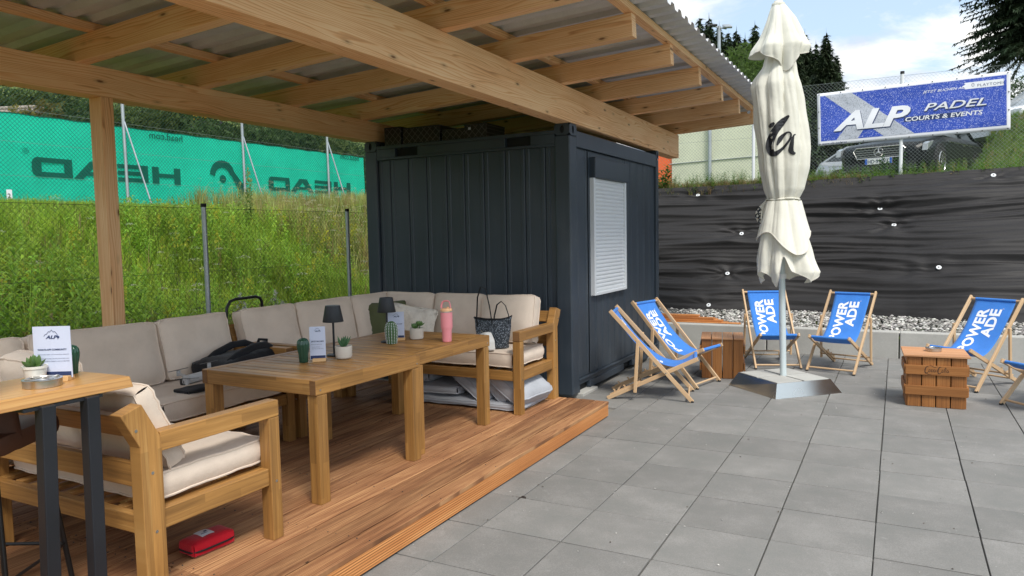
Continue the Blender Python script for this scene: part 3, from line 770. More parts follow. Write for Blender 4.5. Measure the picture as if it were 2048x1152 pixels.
# bottom rail on the window side with a ledge and two fork slots
fork = ((Y0+pd+.02, Y0+pd+.30), (4.25, 4.55))
bs = [bx(X1-.06, X1-.012, Y0+pd, Y1-pd*.55, .105, .16)]
ys = [Y0+pd]+[q for s in fork for q in s]+[Y1-pd*.55]
for i in range(0, len(ys), 2): bs.append(bx(X1-.05, X1-.004, ys[i], ys[i+1], .03, .104))
cpart('bottom_rail', bs)
cpart('sill_lip', [bx(X1-.012, X1+.006, Y0+pd, Y1-pd*.55, .150, .166)])
cpart('fork_slot_shade', [bx(X1-.10, X1-.052, s[0], s[1], .03, .103) for s in fork], 'recess_shade', 0)  # near-black blocks paint the shade inside the fork slots
cpart('roof_panel', [bx(X0+.05, X1-.05, Y0+.05, Y1-.05, zt1-.06, zt1-.05)])
cpart('floor_panel', [bx(X0+.1, X1-.1, Y0+.1, Y1-.1, .05, .15)])
# wall panels: trapezoid steel cassettes, each with a folded edge
def cassette_x(xa, xb, z0, z1):
    b = MB(); y = Y0+.034
    P = [(xa+.002, y+.012), (xa+.010, y), (xa+.045, y), (xa+.051, y+.007), (xb-.051, y+.007), (xb-.046, y), (xb-.012, y), (xb-.006, y+.004), (xb-.001, y+.012)]
    b.prism([(p[0], p[1]) for p in P]+[(xb-.001, y+.04), (xa+.002, y+.04)], (0, 0, z0), (1, 0, 0), (0, 1, 0), (0, 0, z1-z0))
    return b.build('wall_panel', 'steel_paint', ct, world=True)
xs = [X0+pw, -3.005, -2.756, -2.513, -2.254, -2.026, -1.785, -1.53, -1.30, -1.07, X1-pw]
for a, c in zip(xs, xs[1:]): cassette_x(a, c, .17, zt0)
def cassette_y(ya, yb, z0, z1):
    b = MB(); x = X1-.034
    P = [(ya+.001, x-.012), (ya+.008, x), (ya+.035, x), (ya+.04, x-.005), (yb-.04, x-.005), (yb-.035, x), (yb-.008, x), (yb-.001, x-.012)]
    b.prism([(p[1], p[0]) for p in P]+[(x-.04, yb-.001), (x-.04, ya+.001)], (0, 0, z0), (1, 0, 0), (0, 1, 0), (0, 0, z1-z0))
    return b.build('wall_panel', 'steel_paint', ct, world=True)
wy0, wy1, wz0, wz1 = 3.30, 4.345, .995, 2.255
for a, c in ((2.866, 2.933), (2.933, 3.204), (3.204, 3.246), (4.408, 4.656), (4.656, 4.902), (4.902, 5.16), (5.16, 5.40), (5.40, 5.606)): cassette_y(a, c, .165, zt0)
ys = [3.246, 3.45, 3.66, 3.86, 4.06, 4.25, 4.408]
for a, c in zip(ys, ys[1:]): cassette_y(a, c, .165, wz0-.01)
cpart('window_panel', [bx(X1-.07, X1-.036, 3.246, wy0, wz0-.01, zt0), bx(X1-.07, X1-.036, wy1, 4.408, wz0-.01, zt0), bx(X1-.07, X1-.036, wy0, wy1, wz1+.21, zt0)])
sh = cpart('window', [bx(X1-.05, X1+.010, wy0, wy0+.05, wz0, wz1), bx(X1-.05, X1+.010, wy1-.05, wy1, wz0, wz1), bx(X1-.05, X1+.018, wy0+.05, wy1-.05, wz0, wz0+.03)], 'white_metal', .004)
cpart('shutter_box', [bx(X1-.05, X1+.035, wy0-.01, wy1+.01, wz1, wz1+.215)], bev=.01)
ns = 29; sp_ = (wz1-wz0-.03)/ns; s0 = None
for i in range(ns):
    z = wz0+.03+sp_*i
    if s0 is None:
        b = MB(); P = [(0, 0), (-.003, .004), (.004, .012), (.006, sp_*.5), (.004, sp_-.008), (-.002, sp_-.001), (-.010, sp_-.001), (-.010, 0)]
        b.prism(P, (0, 0, 0), (1, 0, 0), (0, 0, 1), (0, wy1-wy0-.10, 0)); s0 = b.build('shutter_slat', 'white_metal', sh); o = s0
    else: o = share(s0, 'shutter_slat', sh)
    o.location = (X1-.012-ct.location.x, wy0+.05-ct.location.y, z)
for p_ in (bx(-1.05, X1+.05, 2.84, 3.25, -.03, .028), bx(-1.05, X1+.02, 5.2, 5.6, -.03, .028), bx(X0, X0+.3, 2.7, 3.0, -.03, .028)): cpart('support_pad', [p_], 'concrete', .006)

# cartons stored on the container roof
cart = [(-3.075, -2.84, .255, 2.70), (-2.835, -2.335, .235, 2.72), (-2.33, -2.03, .175, 2.74), (-2.025, -1.74, .20, 2.71)]
lab = ['tall printed black carton at the left end on the container roof', 'wide printed black carton second from left on the container roof',
       'lowest printed black carton in the middle on the container roof', 'black carton with small white sticker on the container roof']
for (xa, xb, hh, yy), l in zip(cart, lab):
    b = MB(); b.box(((xa+xb)/2, yy+.22, H-.11+hh/2), (xb-xa-.006, .40, hh)); o = b.build('carton', 'boxprint', bevel=.004)
    tag(o, l, 'carton', 'cartons on the container roof')
    b = MB(); b.box((0, -.2015, hh*.97), (xb-xa-.01, .002, .012)); b.build('flap_seam', 'black_print', o)
    if 'sticker' in l: b = MB(); b.box((-.07, -.2025, hh-.045), (.03, .003, .025)); b.build('sticker', 'paper', o)

# ------------------------------------------------------------------ canopy
can = empty('wooden_canopy', (-1.8, 2, 0), label='lean to canopy of spruce beams and rafters carrying corrugated metal roofing', cat='canopy')
def cbeam(name, p0, p1, w_, h_, m='spruce', up=(0, 0, 1), bev=.004):
    b = MB(); b.beam(p0, p1, w_, h_, up); return b.build(name, m, can, world=True, bevel=bev)
FB = .335
cbeam('front_beam', (-.72-.08, -2.9, 2.753+FB/2), (-.803-.08, 6.8, 2.753+FB/2), .16, FB)
cbeam('rear_beam', (-3.28, -2.9, 2.753+.11), (-3.28, 3.25, 2.753+.11), .16, .22)
cbeam('post', (-3.272, -.481, DZ), (-3.272, -.481, 2.752), .098, .145, up=(1, 0, 0))
cbeam('post', (-.80, -2.75, DZ), (-.80, -2.75, 2.752), .16, .16, up=(1, 0, 0))
cbeam('post', (-3.285, -2.75, DZ), (-3.285, -2.75, 2.752), .16, .16, up=(1, 0, 0))
SL = .05
def rz_(x, off=0): return 3.142+SL*(x-.285)+off
RH = .178
for y in (-2.75, -1.72, -.655, .405, 1.465, 2.52, 3.56, 4.61, 5.63, 6.66):
    yy = y
    cbeam('rafter', (-4.22, yy, rz_(-4.22, RH/2)), (.285, yy, rz_(.285, RH/2)), .10, RH, up=(-SL, 0, 1))
for x in (-4.15, -3.01, -1.93, -.825, .255):
    cbeam('batten', (x, -2.95, rz_(x, RH+.03)), (x, 6.86, rz_(x, RH+.03)), .08, .058)
# trapezoid sheets running with the fall
pitch, hgt = .207, .036; y = -2.98; si = 0; sheet0 = None
while y < 6.9:
    def fn(u, v, y=y):
        return None
    prof = []
    for k in range(5):
        o_ = k*pitch; prof += [(o_, 0), (o_+.075, 0), (o_+.105, hgt), (o_+.177, hgt)]
    prof.append((5*pitch, 0)); prof.append((5*pitch+.05, 0))
    xa, xb = -4.38, .515
    if sheet0 is None:
        b = MB(); n = len(prof); vs = []
        for x in (xa, -2.0, xb): vs += [(x, p[0], rz_(x, RH+.061)+p[1]) for p in prof]
        fs = [(i*n+k, i*n+k+1, (i+1)*n+k+1, (i+1)*n+k) for i in range(2) for k in range(n-1)]
        b.add(vs, fs); b.v = [(p[0]+1.8, p[1]-2, p[2]) for p in b.v]
        sheet0 = b.build('roof_sheet', 'roof', can, solid=.0012); o = sheet0
    else: o = share(sheet0, 'roof_sheet', can)
    o.location = (0, y, .0016*(si % 2)); si += 1; y += 5*pitch
# small camera light under the far rafter end
b = MB(); b.tube([(0, 0, 0), (0, 0, -.03)], .035, 12); b.tube([(0, 0, -.03), (.04, -.05, -.07)], .028, 12)
fx = b.build('floodlight', 'dark_plastic', loc=(.25, 6.30, rz_(.25, RH-.0))); tag(fx, 'small dark floodlight fixed below the far end of the roof', 'light')
b = MB(); b.tube([(.04, -.05, -.07), (.0436, -.0545, -.0736)], .024, 12); b.build('lens', 'lamp_glass', fx)

# ------------------------------------------------------------------ sofas
def sofa(loc, rz, W, label, arm_l=True, arm_r=True, group='beige outdoor sofas'):
    """local: x along the width 0..W, front at y=0, back at y=.78"""
    t = empty('sofa', loc, rz, label, 'sofa', group)
    ex = lambda n, b, bev=.004: b.build(n, 'acacia', t, bevel=bev)
    for (xc, has) in ((.0375, arm_l), (W-.0375, arm_r)):
        # the front legs, kinked rear posts, arms and side rails
        b = MB(); b.beam((xc, .035, 0), (xc, .035, .625 if has else .37), .072, .068, (0, 1, 0)); ex('leg', b)
        P = [(.665, 0), (.765, 0), (.765, .665), (.845, .815), (.748, .845), (.665, .685)]
        b = MB(); b.prism([(p[0], p[1]) for p in P], (xc-.036, 0, 0), (0, 1, 0), (0, 0, 1), (.072, 0, 0))
        k = rnd.random()*5
        b.uv = [[(q[1]+k, q[0]+k) for q in f] for f in b.uv]; po = ex('rear_post', b)
        sgn = 1 if xc > W/2 else -1
        for (yy, z) in ((.71, .29), (.715, .545), (.78, .74)): bb = MB(); bb.tube([(xc+sgn*.0355, yy, z), (xc+sgn*.0372, yy, z)], .007, 10); bb.build('screw', 'chrome', po)
        if has:
            b = MB(); b.beam((xc, .002, .668), (xc, .672, .668), .070, .084); a_ = ex('arm', b)
            b = MB(); b.box((xc, -.0005, .668), (.064, .003, .078), 0); b.build('end_grain', 'endgrain', a_)
            bb = MB(); bb.tube([(xc+sgn*.0355, .035, .30), (xc+sgn*.0372, .035, .30)], .007, 10); bb.build('screw', 'chrome', a_)
        b = MB(); b.beam((xc, .071, .328), (xc, .664, .328), .050, .088); ex('side_rail', b)
    b = MB(); b.beam((.074, .033, .325), (W-.074, .033, .325), .042, .082); ex('front_rail', b)
    b = MB(); b.beam((.074, .735, .325), (W-.074, .735, .325), .042, .082); ex('back_rail', b)
    sl = (-.075/.15)
    for z, y in ((.535, .735), (.755, .775)):
        b = MB(); b.beam((.074, y, z), (W-.074, y, z), .030, .105, (0, .0 if z < .6 else .45, 1)); ex('back_slat', b)
    n = int((W-.1)/.12)
    for i in range(n):
        x = .10+(W-.2)*i/(n-1); b = MB(); b.beam((x, .055, .356), (x, .71, .356), .055, .018); ex('seat_slat', b, .002)
    return t
def seat_cushion(t, x0, x1, seed, y0=-.01, y1=.66, z=.372):
    return add_cushion('seat_cushion', 'beige', t, ((x0+x1)/2, (y0+y1)/2, z+.08), (1, 0, 0), (0, 1, 0), (0, 0, 1), x1-x0-.01, y1-y0, .15, world=False, seed=seed, edge=.74, wr=.008, pinch=.010, pw=7, rc=.035)
def back_cushion(t, x0, x1, seed, lean=.22, h=.44, y=.60, z=.53, roll=0, th=.19, dz=0):
    ey = V((math.sin(roll), math.sin(lean), math.cos(lean))); ez = V((0, -math.cos(lean), math.sin(lean))); ex = ey.cross(ez)
    c = V(((x0+x1)/2, y, z+dz))+ey*(h/2)
    return add_cushion('back_cushion', 'beige', t, c, ex, ey, ez, x1-x0-.008, h, th, world=False, seed=seed, edge=.50, wr=.013, pinch=.03, pw=3.2, rc=.05)
# far sofa against the container, facing the camera
s1 = sofa((-2.60, 1.375, DZ), 0, 1.905, 'beige sofa against the dark container wall, bag standing on its seat', arm_l=False)
seat_cushion(s1, .64, 1.825, 3, y0=.045)
seat_cushion(s1, 0.0, .63, 13)
back_cushion(s1, .02, .66, 1, y=.55); back_cushion(s1, .665, 1.235, 2, y=.55); 
back_cushion(s1, 1.235, 1.80, 5, y=.50, th=.22, roll=-.03, lean=.28)
# left sofas, backs to the weedy fence, facing +x
rzL = R(90)
# local x -> +Y , local y -> -X
s2 = sofa((-1.93, .085, DZ), rzL, 1.30, 'beige sofa beside the weedy fence, its far end filling the corner', arm_r=False)
seat_cushion(s2, .075, 1.25, 4)
back_cushion(s2, .0, .60, 6, y=.56, roll=.0); back_cushion(s2, .60, 1.33, 7, y=.56); back_cushion(s2, 1.335, 1.95, 8, y=.56)
s3 = sofa((-1.93, -2.22, DZ), rzL, 2.26, 'long beige sofa with drone and backpack on its seat, under the canopy post', arm_l=True)
seat_cushion(s3, .07, 1.12, 9); seat_cushion(s3, 1.125, 2.19, 10)
back_cushion(s3, .07, .68, 11, y=.56); back_cushion(s3, .685, 1.56, 12, y=.56, roll=.02); back_cushion(s3, 1.565, 2.17, 14, y=.55)
# near sofa with its back to the camera, facing +y : rotate 180
s4 = sofa((-.672, -1.338, DZ), R(180), 1.26, 'beige sofa with its slatted back to the camera beside the bar table')
seat_cushion(s4, .075, 1.19, 15, y0=.02)
back_cushion(s4, .06, .64, 16, lean=.40, y=.53, z=.515, h=.40, th=.17, roll=.03); back_cushion(s4, .645, 1.20, 17, lean=.26, y=.53, h=.46)

# ------------------------------------------------------------------ tables
TH = .722
def table(loc, rz, label):
    t = empty('table', loc, rz, label, 'table', 'square slatted wooden tables')
    Wx, Wy = .945, .995; a = .082; h = .088
    for sx in (0, 1):
        for sy in (0, 1):
            x = a/2 if sx == 0 else Wx-a/2; y = a/2+.010 if sy == 0 else Wy-a/2-.010
            b = MB(); b.beam((x, y, 0), (x, y, TH-h-.002), a-.004, a-.004, (0, 1, 0)); b.build('leg', 'acacia', t, bevel=.004)
    for x in (.024, Wx-.024):
        b = MB(); b.beam((x, .0, TH-h/2), (x, Wy, TH-h/2), .046, h); b.build('apron', 'acacia', t, bevel=.004)
    for y in (.024, Wy-.024):
        b = MB(); b.beam((.048, y, TH-h/2), (Wx-.048, y, TH-h/2), .046, h); b.build('apron', 'acacia', t, bevel=.004)
    for x in (.024, Wx-.024):
        for y, s in ((0, -1), (Wy, 1)):
            b = MB(); b.box((x, y+s*.0004, TH-h/2), (.042, .003, h-.008), 0); b.build('end_grain', 'endgrain', t)
    for x in (.058, Wx-.058):
        b = MB(); b.beam((x, .05, TH-.0105), (x, Wy-.05, TH-.0105), .018, .019); b.build('frame_strip', 'acacia', t, bevel=.002)
    n = 12; y0, y1 = .052, Wy-.052; st = (y1-y0)/n; f = None
    for i in range(n):
        if f is None:
            b = MB(); b.beam((-(Wx-.14)/2, 0, 0), ((Wx-.14)/2, 0, 0), st-.010, .018); f = b.build('slat', 'acacia', t, bevel=.002); o = f
        else: o = share(f, 'slat', t)
        o.location = (Wx/2, y0+st*(i+.5), TH-.0105+(i % 3)*.0004)
    bb = MB()
    for x, y, d in ((Wx-.0005, .035, (1, 0)), (Wx-.0005, Wy-.035, (1, 0))): bb.tube([(x, y, TH-.06), (x+.0018, y, TH-.06)], .006, 10)
    bb.build('screw', 'chrome', t)
    return t
tb1 = table((-1.737, -.932, DZ), R(-.7), 'slatted wooden table nearer the camera, aloe pot and menu card on it')
tb2 = copy_thing(tb1, (-1.770, .079, DZ), R(-1.2), 'slatted wooden table nearer the container, pink tumbler standing on it')
TZ = DZ+TH

# table lamps
def lamp(loc, label):
    t = empty('table_lamp', loc, 0, label, 'lamp', 'black table lamps')
    b = MB(); b.lathe([(.050, 0), (.052, .004), (.048, .010), (.012, .013)], 28); b.build('base', 'black_steel', t, smooth=35)
    b = MB(); b.lathe([(.0075, .012), (.0075, .30)], 12); b.build('stem', 'black_steel', t, smooth=35)
    b = MB(); b.lathe([(.070, .232), (.0705, .234), (.050, .340), (.049, .343), (.006, .344), (.0, .344)], 32, cap=False); b.lathe([(.068, .233), (.048, .338)], 32, cap=False)
    b.build('lamp_shade', 'black_steel', t, smooth=35); return t
l1 = lamp((-1.30, -.215, TZ), 'black table lamp behind the aloe pot and card')
l2 = copy_thing(l1, (-1.345, .43, TZ), 0, 'black table lamp behind the dotted cactus figure')

# cards in wooden feet
def card(loc, rz, w_, h_, title, label, lines, cat='menu card', foot=True, sub=True):
    t = empty('menu_card', loc, rz, label, cat, 'printed cards in wooden feet')
    ln = .07 if w_ < .12 else .105
    b = MB(); b.prism([(-.030, 0), (.030, 0), (.024, .018), (.006, .020), (-.024, .020)], (-ln/2, 0, 0), (0, 1, 0), (0, 0, 1), (ln+.015, 0, 0))
    b.build('foot', 'bamboo', t, bevel=.002)
    b = MB(); b.box((0, 0, .012+h_/2), (w_, .003, h_), 0); s = b.build('sheet', 'paper', t)
    top = .012+h_; y = -.0022
    b = MB(); b.box((0, y, .012+h_*.065), (w_*.94, .0006, h_*.105), 0); b.build('footer_band', 'navy_print', s)
    P = lambda x0, z0: (lambda x, yy: (x0+x, y-.0006, z0+yy))
    # mountain outline over the emblem letters
    k = w_/.148
    pts = [(-.030, 0), (-.024, .008), (-.020, .007), (-.010, .020), (-.006, .016), (.001, .026), (.008, .016), (.013, .020), (.022, .008), (.024, .002)]
    b = MB()
    for p, q in zip(pts, pts[1:]): b.beam((p[0]*k, y, top-.040*k+p[1]*k), (q[0]*k, y, top-.040*k+q[1]*k), .0005, .0016*k)
    b.build('emblem', 'navy_print', s)
    lettering(s, 'ALP', .019*k, P(-.022*k, top-.050*k), 'navy_print', shear=.3, bold=.03, sx=1.3)
    b = MB(); b.tube([(.026*k, y, top-.044*k), (.026*k, y-.0004, top-.044*k)], .005*k, 12); b.beam((.024*k, y, top-.053*k), (.026*k, y, top-.046*k), .0005, .002*k); b.build('emblem_racket', 'navy_print', s)
    a0, a1 = textw(title, .02, bold=.03); sc_ = w_*.78/(a1-a0); 
    lettering(s, title, .02*min(sc_, 1.2), P(-(a1-a0)*min(sc_, 1.2)/2-w_*.0, top-.098*(h_/.21)), 'navy_print', bold=.03)
    z = top-.098*(h_/.21)-.018
    for li, tx in enumerate(lines):
        a0, a1 = textw(tx, .007); q = min(1, w_*.84/(a1-a0)); lettering(s, tx, .007*q, P(-w_*.40, z), 'navy_print'); z -= .011 if li != 0 else .017
    return t
card((-.945, -2.275, 1.10), R(31), .148, .21, 'WHATS-APP COMMUNITY', 'card about a community chat standing by the succulent on the bar table',
     ['Turniere finden, Spieler und Termine einfach organisieren', 'Tritt unserer Whats-App Community bei und bleib immer', 'aktuell mit anderen Spielern, rund um Alp Padel'])
card((-1.245, -.43, TZ), R(38), .10, .215, 'JETZT BUCHEN', 'narrow card beside the ribbed green cactus vase', ['Reserviere deinen Platz', 'Tritt ein und buche', 'deinen Court direkt online'])
card((-1.345, .545, TZ), R(29), .125, .21, 'WÄHLE DEINEN COURT', 'card partly hidden behind the dotted cactus figure and lamp', ['Reserviere deinen Platz', 'Scanne und buche', 'deinen Court direkt online'])

# pots and figures
def leafplant(b, n, L, wdt, up0, up1, seed, curl=.2, thick=.25):
    q = random.Random(seed)
    for i in range(n):
        a = i*2.4+q.uniform(-.2, .2); e = up0+(up1-up0)*(i/max(1, n-1)); l = L*q.uniform(.8, 1.1)*(1-.25*i/n)
        pts = []; rr = []
        for k in range(6):
            u = k/5; ee = e+curl*u
            pts.append(V((math.cos(a)*math.cos(ee)*l*u, math.sin(a)*math.cos(ee)*l*u, math.sin(ee)*l*u)))
            rr.append(max(.0006, wdt*(math.sin(math.pi*(.25+.75*u))**.7 if u < .99 else .02)))
        b.tube(pts, rr, 8, flat=thick)
t = empty('aloe_pot', (-1.155, -.285, TZ), 0, 'pale round pot with spiky aloe beside the narrow card', 'potted plant')
b = MB(); b.lathe([(.038, 0), (.050, .008), (.055, .022), (.056, .085), (.052, .085), (.050, .075), (.0, .074)], 32, cap=False); b.build('pot', 'pot', t, smooth=35)
b = MB(); b.lathe([(.052, .0715), (.0, .078)], 20, cap=False); b.build('soil', 'soil', t)
b = MB(); leafplant(b, 18, .088, .0085, .55, 1.35, 4, .25, .45); b.v = [(p[0], p[1], p[2]+.075) for p in b.v]; b.build('leaves', 'aloe', t, smooth=60)
t = empty('succulent_pot', (-1.232, .655, TZ), 0, 'grey pot with small dark succulent near the pink tumbler', 'potted plant')
b = MB(); b.lathe([(.040, 0), (.050, .006), (.053, .020), (.054, .088), (.050, .088), (.048, .078), (.0, .077)], 32, cap=False); b.build('pot', 'pot', t, smooth=35)
b = MB(); b.lathe([(.050, .0745), (.0, .080)], 20, cap=False); b.build('soil', 'soil', t)
b = MB()
for ox, oy, sd in ((-.022, .0, 1), (.024, .008, 2), (0, -.02, 3)):
    c = MB(); leafplant(c, 14, .046, .011, .15, 1.3, sd, .3, .4); b.add([(p[0]+ox, p[1]+oy, p[2]+.078+(.03 if sd == 2 else .012)) for p in c.v], c.f)
    b.tube([(ox, oy, .07), (ox, oy, .10)], .005, 6)
b.build('leaves', 'succulent', t, smooth=60)
t = empty('succulent_pot', (-.968, -2.335, 1.10), 0, 'white pot with rosette succulent on the bar table', 'potted plant')
b = MB(); b.lathe([(.030, 0), (.033, .003), (.042, .058), (.045, .060), (.0455, .070), (.041, .070), (.039, .060), (0, .059)], 32, cap=False); b.build('pot', 'white_pot', t, smooth=35)
b = MB(); b.lathe([(.040, .0585), (0, .062)], 20, cap=False); b.build('soil', 'soil', t)
b = MB(); leafplant(b, 17, .062, .0125, .22, 1.35, 9, .25, .35); b.v = [(p[0], p[1], p[2]+.062) for p in b.v]; b.build('leaves', 'succulent', t, smooth=60)

def ribbed(prof, ribs, depth, n=64):
    b = MB(); vs = []; fs = []
    for (r, z) in prof:
        for k in range(n):
            a = 2*math.pi*k/n; rr = r*(1-depth*(1-abs(math.cos(a*ribs/2)))**1.2); vs.append((rr*math.cos(a), rr*math.sin(a), z))
    for i in range(len(prof)-1):
        for k in range(n): fs.append((i*n+k, i*n+(k+1) % n, (i+1)*n+(k+1) % n, (i+1)*n+k))
    fs += [tuple(range(n-1, -1, -1)), tuple((len(prof)-1)*n+k for k in range(n))]
    b.add(vs, fs); return b
def cactus_vase(loc, label, k=1.0):
    o = ribbed([(.026*k, 0), (.028*k, .004), (.031*k, .05*k), (.039*k, .09*k), (.041*k, .115*k), (.037*k, .138*k), (.026*k, .152*k), (.010*k, .159*k), (.002, .160*k)], 10, .14).build('cactus_vase', 'glaze', loc=(0, 0, 0), smooth=50)
    o.location = loc; return tag(o, label, 'vase')
cactus_vase((-1.305, -.50, TZ), 'glossy dark green ribbed cactus vase at the near end of the table')
cactus_vase((-1.03, -2.15, 1.10), 'dark green ribbed vase half hidden behind the chat card', .78)
t = empty('cactus_figure', (-1.262, .375, TZ), 0, 'green cactus figure with rows of white dots', 'cactus figure')
prof = [(.034, 0), (.038, .006), (.043, .04), (.047, .08), (.047, .11), (.042, .14), (.030, .160), (.012, .170), (.002, .171)]
ribbed(prof, 14, .10, 84).build('body', 'cactus', t, smooth=50)
b = MB()
for k in range(14):
    a = 2*math.pi*k/14
    for j in range(14):
        z = .008+j*.0115
        r = np.interp(z, [p[1] for p in prof], [p[0] for p in prof])+.0006
        p = V((r*math.cos(a), r*math.sin(a), z)); nrm = V((math.cos(a), math.sin(a), .0)); b.box(p, (.0042, .0042, .0055), 2)
d = b.build('dots', 'white_print', t); d['kind'] = 'stuff'

t = empty('tumbler', (-.925, .615, TZ), R(20), 'pink insulated tumbler with carry handle and peach lid', 'tumbler')
b = MB(); b.lathe([(.032, 0), (.034, .002), (.036, .010), (.037, .088), (.0445, .108), (.0455, .112), (.0455, .228), (0, .228)], 40, cap=False); b.build('body', 'pink', t, smooth=35)
b = MB(); b.lathe([(.046, .226), (.046, .234), (0, .234)], 40, cap=False); b.build('rim', 'chrome', t, smooth=35)
b = MB(); b.lathe([(.0455, .234), (.0455, .248), (.041, .254), (0, .254)], 40, cap=False); b.tube([(.012, 0, .25), (.012, 0, .266)], .007, 10); l_ = b.build('lid', 'peach', t, smooth=35)
b = MB(); b.tube([(-.036, 0, .25), (-.037, 0, .278), (-.026, 0, .304), (-.010, 0, .311), (.010, 0, .311), (.024, 0, .304), (.032, 0, .278), (.033, 0, .25)], .0085, 10, flat=.55); b.build('handle', 'pink', t, smooth=60)
b = MB(); b.tube([(-.036, -.014, .252), (-.036, .014, .252)], .006, 10); b.build('hinge', 'chrome', t)

# ------------------------------------------------------------------ bar table, stool, ashtray
bt = empty('bar_table', (-1.05, -2.85, 0), 0, 'tall bar table with live edge wooden top on black steel legs', 'bar table')
q = random.Random(4)
edge = [(-.735+.010*noise.noise(V((y*4, 1, 0)))+.006*noise.noise(V((y*11, 2, 0))), y) for y in np.linspace(-3.9, -2.09, 34)]
outl = [(-1.37, -3.9)]+edge+[(-.80, -2.085), (-1.06, -2.10), (-1.13, -2.115), (-1.145, -2.40), (-1.24, -2.9), (-1.30, -3.4)]
b = MB(); n = len(outl); cx0 = -1.02
top = [(x, y, 1.10) for x, y in outl]
bot = [((x+.012) if x > -.9 else x, y+(.006 if y > -2.2 else 0), 1.055) for x, y in outl]
b.add(top+bot, [tuple(range(n)), tuple(range(2*n-1, n-1, -1))]+[(n+i, n+(i+1) % n, (i+1) % n, i) for i in range(n)],
      [[(p[1], p[0]*1.0) for p in top], [(p[1], p[0]) for p in bot][::-1]]+[[(outl[i][1], .9), (outl[(i+1) % n][1], .9), (outl[(i+1) % n][1], .945), (outl[i][1], .945)] for i in range(n)])
b.build('table_top', 'slab', bt, world=True, bevel=.004)
for (yt, yb, xt, xb) in ((-2.268, -2.272, -.728, -.745), (-2.438, -2.450, -.728, -.755), (-3.45, -3.45, -.80, -.80), (-3.60, -3.60, -.80, -.80)):
    b = MB(); b.beam((xt, yt, 1.054), (xb, yb, DZ), .052, .052, (0, 1, 0)); b.build('leg', 'black_steel', bt, world=True, bevel=.004)
b = MB(); b.box((-.98, -2.37, 1.047), (.52, .30, .012)); b.build('mount_plate', 'black_steel', bt, world=True)
at = empty('ashtray', (-.868, -2.365, 1.10), 0, 'round brushed steel ashtray on the bar table', 'ashtray', 'steel ashtrays')
b = MB(); b.lathe([(.066, 0), (.068, .002), (.068, .026), (.070, .028), (.070, .031), (.060, .033), (.056, .028), (.052, .014), (0, .013)], 44, cap=False); b.build('bowl', 'chrome', at, smooth=35)
b = MB(); b.box((0, 0, .0335), (.125, .016, .002)); b.box((0, 0, .0340), (.016, .125, .002)); b.build('rest_bars', 'chrome', at)
b = MB(); b.lathe([(.052, .0145), (0, .0148)], 24, cap=False); b.build('ash', 'soil', at)
st = empty('bar_stool', (-1.225, -2.425, DZ), R(28), 'brown leather bar stool on thin black legs behind the bar table', 'bar stool')
b = MB(); cushion(b, .42, .40, .10, edge=.7, seed=5, n=12, wr=.006, tf=lambda p: V((p.x, p.y, .735+p.z))); b.build('seat', 'leather', st, smooth=50)
b = MB(); b.grid(16, 8, lambda u, v: V((.205*math.sin((u-.5)*2.6), -.19*math.cos((u-.5)*2.6)-.02*v, .74+v*(.22-.08*abs(2*u-1)**2)))); b.build('back_shell', 'leather', st, smooth=70, solid=.03)
for sx in (-1, 1):
    for sy in (-1, 1):
        b = MB(); b.tube([(sx*.15, sy*.14, .71), (sx*.155, sy*.145, .68), (sx*.215, sy*.205, 0)], .011, 10); b.build('leg', 'blacktube', st, smooth=50)
b = MB(); b.tube([(-.20, -.19, .20), (.20, -.19, .20), (.20, .19, .20), (-.20, .19, .20)], .008, 8, closed=True); b.build('foot_ring', 'blacktube', st)

# ------------------------------------------------------------------ loose things on and round the sofas
pillow('pillow', 'olive_cloth', (-2.36, 1.70, DZ+.695), (.82, .57, .05), (-.1, .15, 1), (.57, -.8, .1), .43, .40, .13, 'dark olive green scatter pillow in the sofa corner', 'pillow', 'scatter pillows', 2, .03)
pillow('pillow', 'cream_cloth', (-2.05, 1.73, DZ+.68), (.97, .1, -.13), (.12, .22, 1), (0, -1, .2), .50, .36, .13, 'cream tufted pillow leaning behind the grey succulent pot', 'pillow', 'scatter pillows', 3, .05)
pillow('pillow', 'cream_cloth', (-2.30, -1.30, DZ+.575), (.15, 1, .05), (-1, .1, .35), (.35, -.1, 1), .34, .28, .11, 'small cream pillow on the long sofa, half hidden by the bar table', 'pillow', 'scatter pillows', 4, .05)

# hand bag
hb = empty('handbag', (-1.09, 1.62, DZ+.535), R(-12), 'dark patterned tote bag with two looped handles on the far sofa', 'handbag')
def bagf(u, v):
    a = 2*math.pi*u; z = .265*v; w_ = .155+.065*v; d = .075-.045*v+.01*math.sin(5*a+3*v)
    cx_ = abs(math.cos(a))**.6*math.copysign(1, math.cos(a)); sy_ = abs(math.sin(a))**.8*math.copysign(1, math.sin(a))
    dip = -.022*(1-math.cos(a)**2)*v+.02*math.cos(a)*v
    return V((cx_*w_+.012*noise.noise(V((u*9, v*4, 1))), sy_*d, z+dip+.012*noise.noise(V((u*5, v*3, 4)))))
b = MB(); b.grid(56, 12, bagf, closed_u=True); n = 56; b.f.append(list(range(n-1, -1, -1))); b.uv.append([(0, 0)]*n); b.build('body', 'bag', hb, smooth=60, solid=.003)
b = MB(); b.tube([bagf(k/40, 1.0) for k in range(40)], .006, 6, closed=True); b.build('trim', 'black_cloth', hb, smooth=60)
